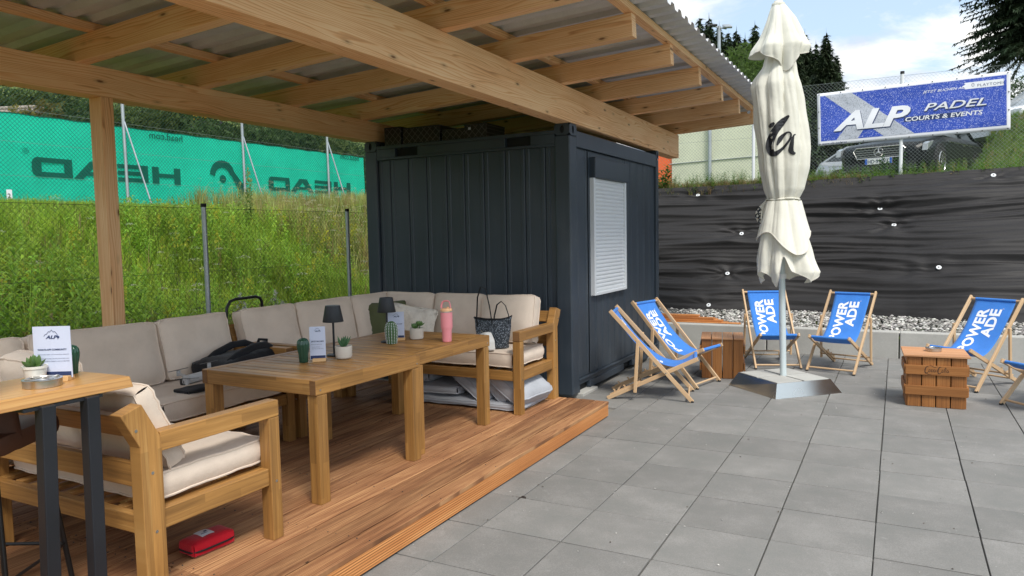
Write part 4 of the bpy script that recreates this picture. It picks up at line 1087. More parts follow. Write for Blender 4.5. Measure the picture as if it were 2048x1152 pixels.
for sy, pk, lean in ((-.034, .285, -.10), (.034, .13, .03)):
    b = MB(); xs_ = [-.155, -.15, -.12, -.07, -.015, .015, .03] if sy < 0 else [-.03, -.02, .01, .06, .11, .145, .155]
    zz_ = [.17, .26, .26+pk*.62, .26+pk*.96, .26+pk*.92, .26+pk*.35, .18] if sy < 0 else [.2, .27, .27+pk*.75, .27+pk, .27+pk*.72, .27+pk*.1, .2]
    b.tube([(x, sy*1.25+(lean*(z-.2)), z) for x, z in zip(xs_, zz_)], .0065, 8, flat=.6); b.build('handle', 'black_cloth', hb, smooth=60)
wb = empty('pouch', (-1.06, 1.47, DZ+.53), R(-35), 'small white leather pouch in front of the tote bag', 'pouch')
b = MB(); b.prism([(-.085, 0), (.085, 0), (.075, .085), (.01, .150), (-.02, .15), (-.075, .12)], (0, -.035, 0), (1, 0, 0), (0, 0, 1), (0, .07, 0)); b.build('body', 'white_leather', wb, bevel=.014)
b = MB(); b.grid(8, 10, lambda u, v: V((.075-.15*u, -.040-.012*math.sin(v*3.1), .15-.10*v-.02*abs(2*u-1)))); b.build('flap', 'white_leather', wb, smooth=60, solid=.003)
b = MB(); b.tube([(-.10, -.0, .135), (-.09, -.02, .15), (-.07, -.03, .158), (-.05, -.03, .152)], .005, 6); b.build('chain', 'chrome', wb)

# backpack lying on the long sofa
bp = empty('backpack', (-2.22, -.22, DZ+.53), R(90), 'black backpack lying against the sofa arm beside the drone', 'backpack')
b = MB(); cushion(b, .55, .36, .20, edge=.45, seed=21, n=18, wr=.02, tf=lambda p: V((p.x, p.y*(1-.15*p.x), p.z*(.8+.35*p.x)+.085+.03*p.x))); b.build('body', 'black_cloth', bp, smooth=60)
for sy in (-.09, .09):
    b = MB(); b.tube([(.25, sy, .17), (.17, sy*1.2, .205), (.05, sy*1.3, .205), (-.10, sy*1.25, .165), (-.22, sy*1.2, .11), (-.27, sy*1.3, .05)], [.025, .032, .03, .028, .02, .014], 10, flat=.5); b.build('strap', 'black_cloth', bp, smooth=60)
b = MB(); b.tube([(.22, -.05, .17), (.24, -.04, .225), (.24, .04, .225), (.22, .05, .17)], .012, 8); b.build('grab_handle', 'black_cloth', bp, smooth=60)
b = MB(); b.box((-.24, .12, .10), (.05, .04, .02)); b.box((-.22, -.13, .09), (.06, .03, .02)); b.build('buckle', 'dark_plastic', bp, bevel=.004)

dn = empty('drone', (-2.04, -.72, DZ+.556), R(60), 'small grey folding drone lying on its black case on the long sofa', 'drone'); dn.scale = (1.2, 1.2, 1.2)
b = MB(); cushion(b, .17, .075, .05, edge=.5, seed=2, n=10, wr=0, tf=lambda p: V((p.x, p.y, p.z+.045+.15*p.x))); b.build('body', 'drone_grey', dn, smooth=50)
b = MB(); b.lathe([(.019, 0), (.022, .012), (.02, .034), (.0, .038)], 14, c=(-.075, 0, .012)); b.build('camera', 'dark_plastic', dn, smooth=40)
for sx, sy, l in ((-1, -1, .13), (-1, 1, .13), (1, -1, .10), (1, 1, .10)):
    e = V((sx*.06+sx*.02, sy*(.03+l), .05+(.03 if sx > 0 else 0)))
    b = MB(); b.tube([(sx*.06, sy*.03, .05), e], [.010, .007], 8); a_ = b.build('arm', 'drone_grey', dn, smooth=50)
    b = MB(); b.tube([e-V((0, 0, .012)), e+V((0, 0, .018))], .011, 10); b.build('motor', 'drone_grey', a_, smooth=40)
    b = MB(); c = e+V((0, 0, .02)); b.beam(c-V((.055, .03*sy, 0)), c+V((.055, .03*sy, .004)), .012, .0015); b.build('propeller', 'dark_plastic', a_)
cs = MB(); cushion(cs, .26, .17, .035, edge=.5, seed=8, n=12, wr=.004, tf=lambda p: V((-2.03+p.y*.9+p.x*.1, -.73+p.x, DZ+.537+p.z)))
tag(cs.build('drone_case', 'black_cloth', smooth=60), 'flat black fabric case under the drone', 'case')

# spare cushions stored under the far sofa
def spare(c, ex, ey, ez, w_, h_, t_, label, seed, edge=.7):
    o = add_cushion('spare_cushion', 'grey_cloth', None, c, ex, ey, ez, w_, h_, t_, seed=seed, edge=min(edge, .45), wr=.012, pinch=.03, pw=3.5, rc=.07)
    return tag(o, label, 'cushion', 'grey cushions stored under the sofa')
spare((-1.40, 1.735, DZ+.040), (1, 0, 0), (0, 1, 0), (0, 0, 1), 1.33, .60, .085, 'long flat grey cushion lowest under the far sofa', 31, .9)
spare((-1.70, 1.74, DZ+.130), (1, .02, .02), (0, 1, 0), (-.02, 0, 1), .66, .58, .12, 'short grey cushion lying flat on the long one, under the sofa', 32, .8)
spare((-1.92, 1.72, DZ+.232), (1, .0, .05), (0, 1, 0), (-.05, 0, 1), .46, .50, .14, 'grey cushion on top at the shadowed left of the sofa stack', 33, .6)
spare((-1.255, 1.70, DZ+.185), (.80, 0, -.60), (0, 1, 0), (.60, 0, .80), .42, .50, .17, 'grey cushion tilted against the stack, behind the table leg', 34, .5)
spare((-1.03, 1.73, DZ+.165), (.78, 0, -.62), (0, 1, 0), (.62, 0, .78), .32, .48, .15, 'grey cushion squeezed between two tilted ones under the sofa', 35, .5)
spare((-.865, 1.70, DZ+.20), (.72, 0, -.55), (.1, 1, .0), (.55, -.05, .72), .40, .52, .20, 'fat grey cushion tilted by the sofa front leg, facing the paving', 36, .5)

# first aid pouch
fa = empty('first_aid_pouch', (-.902, -1.62, DZ), R(86), 'red zipped pouch with white sticker lying on the deck', 'pouch')
def fpt(p): return V((p.x*(1-.25*max(0, p.z)), p.y*(1-.4*max(0, p.z)), p.z+.042))
b = MB(); cushion(b, .235, .125, .088, pw=3.0, rc=.06, edge=.62, seed=40, n=16, wr=.005, pinch=.02, tf=fpt); b.build('body', 'red_cloth', fa, smooth=60)
b = MB(); b.tube([(math.copysign(abs(math.cos(a))**.45, math.cos(a))*.1225, math.copysign(abs(math.sin(a))**.45, math.sin(a))*.0690, .034) for a in np.linspace(0, 2*math.pi, 48, endpoint=False)], .0065, 8, closed=True, flat=.6); b.build('zip', 'black_print', fa, smooth=60)
b = MB(); b.grid(6, 6, lambda u, v: V((-.045+.07*u, -.030+.075*v, .0885-.0035*abs(2*u-1)**2-.003*abs(2*v-1)**2+.001))); s = b.build('sticker', 'white_print', fa, smooth=60)
b = MB(); b.box((-.002, .012, .0905), (.016, .014, .0006)); b.box((-.02, -.01, .0905), (.035, .002, .0006)); b.box((-.02, -.004, .0905), (.03, .002, .0006)); b.build('sticker_print', 'navy_print', s)

# sack truck handle behind the sofas
tk = empty('hand_truck', (-3.30, .83, 0), 0, 'black tubular hand truck standing behind the sofas at the fence', 'hand truck')
b = MB(); b.tube([(-3.30, .60, .25), (-3.30, .605, .94), (-3.30, .62, 1.05), (-3.30, .66, 1.105), (-3.30, .72, 1.12), (-3.30, .96, 1.125), (-3.30, 1.01, 1.11), (-3.30, 1.035, 1.07), (-3.30, 1.03, .25)], .014, 10); b.build('frame', 'blacktube', tk, world=True, smooth=60)
b = MB()
for z in (.4, .7): b.tube([(-3.30, .61, z), (-3.30, 1.03, z)], .010, 8)
b.build('crossbar', 'blacktube', tk, world=True)
b = MB(); b.box((-3.19, .82, .02), (.22, .42, .008)); b.build('toe_plate', 'blacktube', tk, world=True)
for y in (.56, 1.08):
    b = MB(); b.tube([(-3.36, y-.025, .12), (-3.36, y+.025, .12)], .12, 18); w_ = b.build('wheel', 'rubber', tk, world=True, smooth=40)
b = MB(); b.tube([(-3.30, .605, .25), (-3.30, .605, .02)], .014, 8); b.tube([(-3.30, 1.03, .25), (-3.30, 1.03, .02)], .014, 8); b.build('upright', 'blacktube', tk, world=True)

# ------------------------------------------------------------------ deck chairs
# local: sitter looks to +y, front feet at y=0, rear feet at y=-.83
PATH = [(-.775, .872), (-.765, .855), (-.73, .80), (-.66, .705), (-.57, .595), (-.47, .49), (-.37, .41), (-.27, .357), (-.17, .338), (-.08, .352), (-.02, .385), (.03, .415)]
def cr(P, t):
    n = len(P)-1; x = t*n; i = min(n-1, int(x)); u = x-i
    p0, p1, p2, p3 = P[max(0, i-1)], P[i], P[i+1], P[min(n, i+2)]
    return tuple(.5*((2*p1[k])+(-p0[k]+p2[k])*u+(2*p0[k]-5*p1[k]+4*p2[k]-p3[k])*u*u+(-p0[k]+3*p1[k]-3*p2[k]+p3[k])*u**3) for k in (0, 1))
_fine = [cr(PATH, k/160) for k in range(161)]; _len = [0]
for a, c in zip(_fine, _fine[1:]): _len.append(_len[-1]+math.hypot(c[0]-a[0], c[1]-a[1]))
CL = _len[-1]
def cloth(s, t, off=0):
    """s metres from the top bar, t metres across (viewer's right positive)"""
    s = min(max(s, 0), CL); k = np.searchsorted(_len, s); k = min(max(1, k), 160); u = (s-_len[k-1])/(_len[k]-_len[k-1])
    y = _fine[k-1][0]*(1-u)+_fine[k][0]*u; z = _fine[k-1][1]*(1-u)+_fine[k][1]*u
    dy, dz = _fine[k][0]-_fine[k-1][0], _fine[k][1]-_fine[k-1][1]; L = math.hypot(dy, dz); ny, nz = -dz/L, dy/L
    sag = .012*math.sin(math.pi*min(1, s/CL))*(1-(t/.22)**2)
    tt = t*(1-.05*math.sin(math.pi*s/CL))
    wv = .004*noise.noise(V((t*8, s*6, 2)))
    return V((-tt, y-ny*(sag+wv)+ny*off, z-nz*(sag+wv)+nz*off))
def deckchair(label, group='blue deck chairs on the paving'):
    t = empty('deck_chair', (0, 0, 0), 0, label, 'deck chair', group)
    wo = .262; wi = .222
    for sx in (-1, 1):
        b = MB(); b.beam((sx*wo, .004, 0.005), (sx*wo, -.79, .895), .022, .040, (0, 1, 1)); r_ = b.build('long_rail', 'beech', t, bevel=.004)
        b = MB(); b.tube([(sx*wo-.0115, .0, .004), (sx*wo+.0115, .0, .004)], .016, 8); b.build('foot_cap', 'rubber', r_)
        b = MB()
        for y, z in ((-.25, .284), (-.52, .588)): b.tube([(sx*wo+sx*.011, y, z), (sx*wo+sx*.0145, y, z)], .007, 8)
        b.build('bolt', 'chrome', r_)
        b = MB(); b.beam((sx*wi, .055, .425), (sx*wi, -.83, .006), .022, .040, (0, -.4, 1)); s_ = b.build('seat_rail', 'beech', t, bevel=.004)
        b = MB()
        for d in (.56, .66, .76):
            y = -d; z = .425-(d+.055)*.4734
            P = [(0, 0), (.012, .012), (.012, .034), (.004, .044), (-.010, .046), (-.014, .040), (-.004, .034), (-.002, .022), (-.016, .010), (-.030, .0)]
            b.prism(P, (sx*(wi-.022), y, z+.012), (0, 1, 0), (0, 0, 1), (.012, 0, 0))
        b.beam((sx*(wi-.016), -.50, .168+.012), (sx*(wi-.016), -.80, .026+.012), .011, .026, (0, -.4, 1))
        b.build('notch_strip', 'beech', s_)
        b = MB(); b.beam((sx*(wo+.024), -.515, .612), (sx*(wo+.024), -.548, .085), .022, .034, (0, 1, 0)); b.build('prop_leg', 'beech', t, bevel=.004)
    for nm, y, z, ww, r_ in (('foot_bar', -.035, .045, wo, .011), ('top_bar', -.772, .868, wo, .014), ('seat_bar', .030, .413, wi+.012, .013), ('rear_bar', -.74, .055, wi, .010), ('prop_bar', -.545, .135, wo+.02, .010)):
        b = MB(); b.tube([(-ww, y, z), (ww, y, z)], r_, 10); b.build(nm, 'beech', t, smooth=50)
    b = MB(); b.grid(14, 60, lambda u, v: cloth(v*CL, -.205+.41*u)); 
    # cloth wraps the bars
    cl = b.build('canvas', 'blue_canvas', t, smooth=80, solid=.0016)
    for hw_, hy, hz in ((.200, .031, .414), (.205, -.772, .868)): b = MB(); b.tube([(-hw_, hy, hz), (hw_, hy, hz)], .0165, 12); b.build('hem', 'blue_canvas', cl, smooth=50)
    # lettering reads from the seat up: text x -> towards the top, text y -> viewer's left
    def pm(s0, t0): return lambda x, y: cloth(s0-x, t0-y, .0035)
    for tx, le, t0 in (('POWER', .600, -.030), ('ADE', .36, .098)):
        x0, x1 = textw(tx, .150, bold=.035, spacing=1.03); k = le/(x1-x0)
        lettering(t, tx, .150, (lambda x, y, k=k, x1=x1, t0=t0: cloth(.115+(x1-x)*k, t0-y, .003)), 'white_print', bold=.035, spacing=1.03, sub=.03)
    b = MB(); ring = [cloth(.106+.006*math.cos(a), .112+.006*math.sin(a), .004) for a in np.linspace(0, 6.28, 12, endpoint=False)]; b.tube(ring, .0012, 4, closed=True); b.build('mark', 'white_print', t)
    return t
def place(o, mid, fwd): o.location = (mid[0], mid[1], .001); o.rotation_euler = (0, 0, math.atan2(-fwd[0], fwd[1]))
dc = deckchair('blue deck chair nearest the container corner, seen side on')
place(dc, (.28, 3.245), (.973, .232))
for mid, fwd, l in (((.30, 3.86), (.974, -.226), 'blue deck chair second from the deck, half behind the side on one'),
                    ((.844, 5.115), (.37, -.93), 'blue deck chair directly behind the closed parasol pole'),
                    ((1.415, 5.068), (-.245, -.97), 'blue deck chair between the parasol and the branded crate, by the kerb'),
                    ((2.585, 4.66), (-.565, -.825), 'blue deck chair right behind the crate with the ashtray'),
                    ((3.127, 3.82), (-.77, -.64), 'blue deck chair cut off at the right edge of the photo')):
    o = copy_thing(dc, (0, 0, 0), 0, l); place(o, mid, fwd)

# ------------------------------------------------------------------ crates
def crate_std(loc, rz):
    t = empty('crate_table', loc, rz, 'upright wooden crate table with burnt lettering and an ashtray on it', 'crate', 'wooden crate tables')
    W, D, Hh = .47, .47, .485
    for side in range(4):
        a = side*math.pi/2; ca, sa = math.cos(a), math.sin(a)
        tr_ = lambda x, y, z: (x*ca-y*sa, x*sa+y*ca, z)
        for i in range(4):
            x = -W/2+.06+(W-.12)*i/3; b = MB(); b.beam(tr_(x, -D/2+.0, 0), tr_(x, -D/2, Hh-.022), .108, .016, tr_(0, -1, 0)); b.build('upright_slat', 'crate', t, bevel=.003)
        for z in (.155, .345):
            ex = .016 if side % 2 == 0 else -.003
            b = MB(); b.beam(tr_(-W/2-ex, -D/2-.0175, z), tr_(W/2+ex, -D/2-.0175, z), .018, .088); s = b.build('band_slat', 'crate', t, bevel=.003)
            if side == 0 and z > .3: front = s
    for i in range(4):
        y = -.265+.0665+.133*i; b = MB(); b.beam((-.268, y, Hh-.010), (.268, y, Hh-.010), .128, .018); b.build('top_slat', 'crate_top', t, bevel=.003)
    # burnt script lettering: two capital loops and small letters
    z0, y0 = .345, -D/2-.0272
    S = lambda pts, wd: [((x-.0)*.185, z*.185, w_*.185) for (x, z), w_ in zip(pts, wd)]
    def stroke(pts, w0, w1):
        b_ = MB(); n = len(pts); P = [cr(pts, k/(4*(n-1))) for k in range(4*(n-1)+1)]; L = len(P); vs = []
        for k, p in enumerate(P):
            q = P[min(L-1, k+1)]; o_ = P[max(0, k-1)]; dx, dz = q[0]-o_[0], q[1]-o_[1]; l = math.hypot(dx, dz) or 1; ww = (w0+(w1-w0)*math.sin(math.pi*k/(L-1)))/2
            for sg in (-1, 1): vs.append(((p[0]-dz/l*ww*sg)*.185, y0, z0+(p[1]+dx/l*ww*sg)*.185))
        b_.add(vs, [(2*k, 2*k+1, 2*k+3, 2*k+2) for k in range(L-1)]); return b_
    b = MB()
    def add(pts, w0=.015, w1=.045): q_ = stroke(pts, w0, w1); b.add(q_.v, q_.f)
    for ox in (-.50, .06):
        add([(ox+.14, .16), (ox+.10, .20), (ox+.04, .14), (ox, .0), (ox+.02, -.13), (ox+.10, -.12), (ox+.17, -.02)], .015, .05)
        if ox < 0: add([(ox+.10, .20), (ox+.25, .24), (ox+.42, .17), (ox+.56, .22)], .01, .025)
        add([(ox+.04, -.10), (ox+.16, -.20), (ox+.30, -.16)], .01, .03) if ox < 0 else None
        for k, ch in enumerate('oca' if ox < 0 else 'ola'):
            cx_ = ox+.20+k*.10
            if ch == 'l': add([(cx_-.02, -.08), (cx_+.04, .10), (cx_+.03, .17), (cx_-.01, .10), (cx_, -.06), (cx_+.05, -.08)], .012, .028); continue
            add([(cx_+.035, .04), (cx_, .06), (cx_-.03, 0), (cx_-.01, -.07), (cx_+.03, -.05), (cx_+.045, .03)]+([(cx_+.05, -.05), (cx_+.09, -.06)] if ch == 'a' else []), .012, .03)
    add([(-.03, -.01), (.05, .0)], .02, .03)
    b.v = [(x, y, z) for x, y, z in b.v]; b.build('lettering', 'brown_print', t)
    return t
crate_std((2.405, 3.905, .001), R(2.5))
a2 = copy_thing(at, (2.40, 3.93, .487), R(40), 'round brushed steel ashtray on the crate lid'); 
def crate_side(loc, rz):
    t = empty('crate_table', loc, rz, 'plain wooden crate table between the deck chairs and the parasol foot', 'crate', 'wooden crate tables')
    W, D, Hh = .455, .47, .462
    for i in range(4):
        x = -W/2+.0555+(W-.111)*i/3
        for y in (-D/2, D/2):
            b = MB(); b.beam((x, y, 0), (x, y, Hh-.02), .106, .018, (0, 1, 0)); b.build('upright_slat', 'crate', t, bevel=.003)
        b = MB(); b.beam((x*1.03, -D/2-.03, Hh-.009), (x*1.03, D/2+.03, Hh-.009), .110, .018); b.build('top_slat', 'crate_top', t, bevel=.003)
    for sx in (-1, 1):
        for z in (.13, .33):
            b = MB(); b.beam((sx*(W/2+.011), -D/2-.01, z), (sx*(W/2+.011), D/2+.01, z), .018, .088); b.build('band_slat', 'crate', t, bevel=.003)
        for y in (-.155, 0, .155):
            b = MB(); b.beam((sx*(W/2-.008), y, 0), (sx*(W/2-.008), y, Hh-.02), .014, .14, (0, 1, 0)); b.build('side_slat', 'crate', t, bevel=.003)
    return t
crate_side((.305, 4.535, .001), R(12))

# spare decking planks on the gravel by the container
for i, (y, z, x1, l, m_) in enumerate(((6.72, .33, .10, 2.2, 'deck_edge'), (6.84, .33, -.10, 2.2, 'deck'), (6.78, .358, -.16, 2.2, 'deck_edge'), (6.87, .360, -.26, 2.1, 'deck_edge'), (6.80, .386, -.28, 1.9, 'deck_edge'), (6.84, .414, -.52, 1.6, 'deck_edge'))):
    b = MB(); b.beam((x1-l, y, z), (x1, y+.02*(i % 2), z), .13, .026); tag(b.build('plank', m_, bevel=.002), ['longest reddish plank at the bottom of the pile, at the kerb', 'dark plank at the bottom back of the pile on the gravel', 'pale plank second layer front of the pile on the gravel', 'plank second layer back of the pile on the gravel', 'long plank just under the top one of the pile', 'short topmost plank of the pile by the container'][i], 'plank', 'spare decking planks')

# ------------------------------------------------------------------ parasol
um = empty('parasol', (1.052, 3.95, 0), 0, 'closed cream parasol with black script on a weighted zinc foot', 'parasol')
TILT = -.0195
def ux(p):
    """lean of the pole"""
    x, y, z = p; return (x+TILT*(z-.15), y, z)
fr = [V((1.047-1.052, 3.451-3.95, 0)), V((1.609-1.052, 4.003-3.95, 0)), V((1.05-1.052, 4.525-3.95, 0)), V((.488-1.052, 3.976-3.95, 0))]
tp = [V((0, -.455, .148)), V((.452, -.012, .148)), V((-.03, .462, .148)), V((-.455, 0, .148))]
for i in range(4):
    j = (i+1) % 4
    b = MB(); a, c, d, e = fr[i], fr[j], tp[j], tp[i]
    n_ = (c-a).cross(e-a).normalized()*.003
    b.add([a, c, d, e, a-n_, c-n_, d-n_, e-n_], [(0, 1, 2, 3), (7, 6, 5, 4), (0, 4, 5, 1), (1, 5, 6, 2), (2, 6, 7, 3), (3, 7, 4, 0)])
    b.build('foot_panel', 'mirror_steel', um)
b = MB(); b.add([p-V((0, 0, .012)) for p in tp], [(0, 1, 2, 3)]); b.build('foot_bed', 'recess_shade', um)
cc = sum(tp, V())/4
for (i, j) in ((0, 1), (1, 2), (2, 3), (3, 0)):
    m1 = tp[i]; 
    P = [tp[i], (tp[i]+tp[j])/2, cc, (tp[i]+tp[i-1])/2]; ctr = sum(P, V())/4
    P = [ctr+(p-ctr)*.93+V((0, 0, .006)) for p in P]; lo = [p-V((0, 0, .04)) for p in P]
    b = MB(); b.add(P+lo, [(0, 1, 2, 3), (7, 6, 5, 4)]+[(k, 4+k, 4+(k+1) % 4, (k+1) % 4) for k in range(4)]); b.build('weight_slab', 'concrete', um, bevel=.003)
b = MB(); b.tube([ux((0, -.01, .13)), ux((0, -.01, 3.6))], .033, 20); b.build('pole', 'pole_paint', um, smooth=50)
b = MB(); b.tube([ux((0, -.01, 1.16)), ux((0, -.01, 1.21))], .043, 20); b.build('collar', 'white_metal', um, smooth=50)
# profiles measured as (z, left, right) halves seen from the terrace
VL, VC = V((.9916, .1290, 0)), V((.1290, -.9916, 0))        # viewer's right, towards the viewer
def interp(tab, z):
    zs = [t_[0] for t_ in tab]; return np.interp(z, zs, [t_[1] for t_ in tab]), np.interp(z, zs, [t_[2] for t_ in tab])
MAIN = [(1.96, .128, .175), (2.0, .14, .20), (2.07, .165, .24), (2.27, .206, .284), (2.475, .22, .30), (2.73, .25, .27), (2.98, .26, .238), (3.13, .277, .21), (3.2, .25, .19), (3.32, .16, .17), (3.6, .09, .10), (3.88, .06, .06)]
SKIRT = [(1.06, .20, .28), (1.14, .24, .34), (1.23, .258, .376), (1.36, .26, .32), (1.565, .227, .263), (1.77, .177, .214), (1.9, .145, .19), (1.965, .130, .178)]
FLAP = [(3.2, .24, .22), (3.42, .284, .264), (3.495, .256, .30), (3.6, .186, .24), (3.79, .108, .16), (3.88, .08, .10), (3.935, .06, .062)]
def surf(tab, th, z, nf, amp, ph=0, sharp=1.0, off=0):
    l, r_ = interp(tab, z); u = math.sin(th); f = math.cos(th)          # th=0 faces the viewer
    k = r_ if u > 0 else l; dep = (l+r_)/2*.9
    q_ = nf*th+ph+.8*math.sin(z*3+th*2)
    m_ = 1-amp*(1-abs(math.cos(q_/2))**sharp)*1.0
    m_ += .05*amp*math.sin(z*17+th*5)-.20*amp*(1-abs(math.cos(nf*1.31*th+ph*2+1.5*math.sin(z*2.1)))**.5)+.012*noise.noise(V((th*9+z*2, z*2.2, 5)))
    m_ += .02*noise.noise(V((math.sin(th)*2.2, math.cos(th)*2.2, z*2.3)))
    p = VL*(u*(k*m_+off))+VC*(f*(dep*m_+off)); return V(ux((p.x, p.y, z)))
b = MB()
ZM = lambda v: 1.965+v*(3.86-1.965)
b.grid(150, 90, lambda u, v: surf(MAIN, u*2*math.pi-math.pi, ZM(v), 9, .16+.14*v, 1.2, .8), closed_u=True)
b.build('canopy_cloth', 'canvas', um, smooth=80)
def zb(th):  # scalloped hem of the skirt, higher slit at the front
    s_ = 1.11+.10*abs(math.sin(th*2.0+.5))+.22*math.exp(-((th-.05)/.16)**2)+.03*math.sin(th*5)
    return s_
b = MB(); b.grid(150, 50, lambda u, v: (lambda th: surf(SKIRT, th, zb(th)+(1.965-zb(th))*v, 7, .30*(1-v)+.14*v, .6, .9))(u*2*math.pi-math.pi), closed_u=True)
b.build('skirt_cloth', 'canvas', um, smooth=80)
# folded over layer of the skirt
def zb2(th): return 1.60-.10*math.cos(th*1.0-.5)-.09*math.sin(th*3.0)
b = MB(); b.grid(110, 20, lambda u, v: (lambda th: surf(SKIRT, th, zb2(th)+(1.955-zb2(th))*v, 7, .12, .6, .9, .022+.012*(1-v)))(u*3.6-1.75)); ov_ = b.build('skirt_fold', 'canvas', um, smooth=80)
b = MB(); b.tube([surf(SKIRT, u*3.6-1.75, zb2(u*3.6-1.75), 7, .12, .6, .9, .037) for u in np.linspace(0, 1, 60)], .0035, 5); b.build('hem', 'pot', ov_)
b = MB(); b.tube([surf(SKIRT, th, zb(th), 7, .30, .6, .9) for th in np.linspace(-math.pi, math.pi, 150, endpoint=False)], .0035, 5, closed=True); b.build('hem', 'pot', um)
def zf(th): return 3.43-.21*math.exp(-((th-.42)/.38)**2)+.035*math.sin(th*4-.5)-.02*math.cos(th*2)
FB_ = lambda th, v: surf(FLAP, th, zf(th)+(3.935-zf(th))*v, 6, .40*(1-v)**.8+.05, 2.6, 1.1, .012*(1-v))
b = MB(); b.grid(150, 40, lambda u, v: FB_(u*2*math.pi-math.pi, v), closed_u=True); fl = b.build('top_flap', 'canvas', um, smooth=80)
b = MB(); b.tube([FB_(th, 0) for th in np.linspace(-math.pi, math.pi, 150, endpoint=False)], .004, 5, closed=True); b.build('hem', 'pot', fl)
b = MB(); c0 = ux((0, 0, 3.92)); b.lathe([(.066, 0), (.064, .02), (.045, .030), (.040, .045), (.0, .047)], 24, c=c0, cap=False); b.build('cap', 'canvas', um, smooth=40)
b = MB(); b.tube([surf(MAIN, th, 1.972+.006*math.sin(th*3), 9, .16, 1.2, .8, .006) for th in np.linspace(-math.pi, math.pi, 90, endpoint=False)], .009, 6, closed=True, flat=1.3); b.tube([surf(MAIN, -1.45, 1.97, 9, .1, 0, 1, .01), surf(MAIN, -1.5, 1.86, 9, .1, 0, 1, .06), surf(MAIN, -1.42, 1.74, 9, .1, 0, 1, .07)], .006, 6)
b.build('tie_band', 'canvas', um, smooth=60)
# printed loose corner at the left of the tie
b = MB(); o_ = surf(MAIN, -1.5, 1.97, 9, .1, 0, 1, .0)
b.grid(8, 10, lambda u, v: o_+VL*(-.10*math.sin(math.pi*v)*(1-.3*u)-.02+.12*u)+VC*(-.03+.05*u)+V((0, 0, -.30*v))); lo_ = b.build('loose_corner', 'canvas', um, smooth=80, solid=.002)
b = MB()
for k, (u_, v_) in enumerate(((.1, .30), (.28, .38), (.15, .52), (.32, .60), (.2, .72))):
    c0 = o_+VL*(-.10*math.sin(math.pi*v_)*(1-.3*u_)-.02+.12*u_)+VC*(-.022+.05*u_)+V((0, 0, -.30*v_)); b.tube([c0+VL*(.017*math.cos(a))+V((0, 0, .020*math.sin(a))) for a in np.linspace(0, 6.28, 14, endpoint=False)], .006, 5, closed=True)
b.build('print', 'black_print', lo_)
# black script: brush strokes laid on the cloth
PXM = 5.689*196.0
def on_cloth(cx_, cy_, off=.006):
    z = 2.73-(cy_-400)/PXM
    x = (cx_-470)/PXM
    lo, hi = -1.5, 1.5
    for _ in range(28):
        m_ = (lo+hi)/2; p = surf(MAIN, m_, z, 9, .16+.14*(z-1.965)/1.895, 1.2, .8); q_ = (p-V(ux((0, 0, z)))).dot(VL)
        if q_ < x: lo = m_
        else: hi = m_
    return surf(MAIN, lo, z, 9, .16+.14*(z-1.965)/1.895, 1.2, .8, off)
def brush(b, pts, wd, n=8):
    P = []; 
    for k in range(n*(len(pts)-1)+1):
        t_ = k/(n*(len(pts)-1)); p = cr(pts, t_); w_ = 1.22*np.interp(t_*(len(pts)-1), range(len(wd)), wd); P.append((p[0], p[1], w_))
    vs = []
    for k, (x, y, w_) in enumerate(P):
        a, c = P[max(0, k-1)], P[min(len(P)-1, k+1)]; dx, dy = c[0]-a[0], c[1]-a[1]; l = math.hypot(dx, dy) or 1
        for s_ in (-1, -.33, .33, 1): vs.append(on_cloth(x-dy/l*w_/2*s_, y+dx/l*w_/2*s_))
    b.add(vs, [(4*k+i, 4*k+i+1, 4*k+i+5, 4*k+i+4) for k in range(len(P)-1) for i in range(3)])
b = MB()
brush(b, [(565, 335), (520, 375), (470, 430), (415, 505), (375, 590), (362, 670), (385, 735), (425, 745), (480, 705), (535, 645), (575, 585), (580, 535), (548, 518), (505, 545), (470, 590), (440, 655)],
      [14, 46, 60, 66, 68, 66, 52, 44, 24, 20, 18, 14, 14, 26, 40, 12])
brush(b, [(630, 545), (608, 560), (590, 640), (580, 720), (605, 750), (625, 745)], [8, 14, 34, 46, 30, 10])
brush(b, [(360, 445), (385, 430), (414, 408)], [26, 40, 20])
b.build('script', 'black_print', um)

# ------------------------------------------------------------------ chain link fences
def chainlink(name, parent, p0, p1, z0, z1, m, cell=.055, r=.0013, n=3):
    """crossing diagonal wires between two ends; z0,z1 bottom and top"""
    p0, p1 = V(p0), V(p1); L = (p1-p0).length; d = (p1-p0)/L; H_ = z1-z0; b = MB()
    nrm = d.cross(V((0, 0, 1)))
    k = -int(H_/cell)-1
    while k*cell < L:
        for sg in (1, -1):
            a = k*cell; u0, u1 = a, a+H_; s0, s1 = 0.0, 1.0
            if u0 < 0: s0 = -u0/H_
            if u1 > L: s1 = (L-u0)/H_
            if s1-s0 > .01:
                z_ = (lambda s: z0+H_*s) if sg > 0 else (lambda s: z1-H_*s)
                q0 = p0+d*(u0+H_*s0)+nrm*(.0012*sg); q1 = p0+d*(u0+H_*s1)+nrm*(.0012*sg); q0.z = z_(s0); q1.z = z_(s1)
                b.tube([q0, q1], r, n, cap=False)
        k += 1
    o = b.build(name, m, parent, world=True)
    return o
ff = empty('garden_fence', (-4.0, 0, 0), 0, 'low green chain link fence on galvanised posts behind the sofas', 'fence')
for y in (-3.28, -1.16, .97, 3.09, 5.2):
    b = MB(); b.tube([(-3.97, y, -.05), (-3.97, y, 2.0)], .024, 14); p_ = b.build('post', 'galv', ff, world=True, smooth=50)
    b = MB(); b.tube([(-3.97-ff.location.x, y, 1.995), (-3.97-ff.location.x, y, 2.03)], .027, 14); b.build('post_cap', 'rubber', p_, smooth=50)
me_ = chainlink('mesh', ff, (-4.0, -3.6, 0), (-4.0, 6.0, 0), .04, 1.99, 'wire_green', .055, .0012); me_['kind'] = 'stuff'
b = MB()
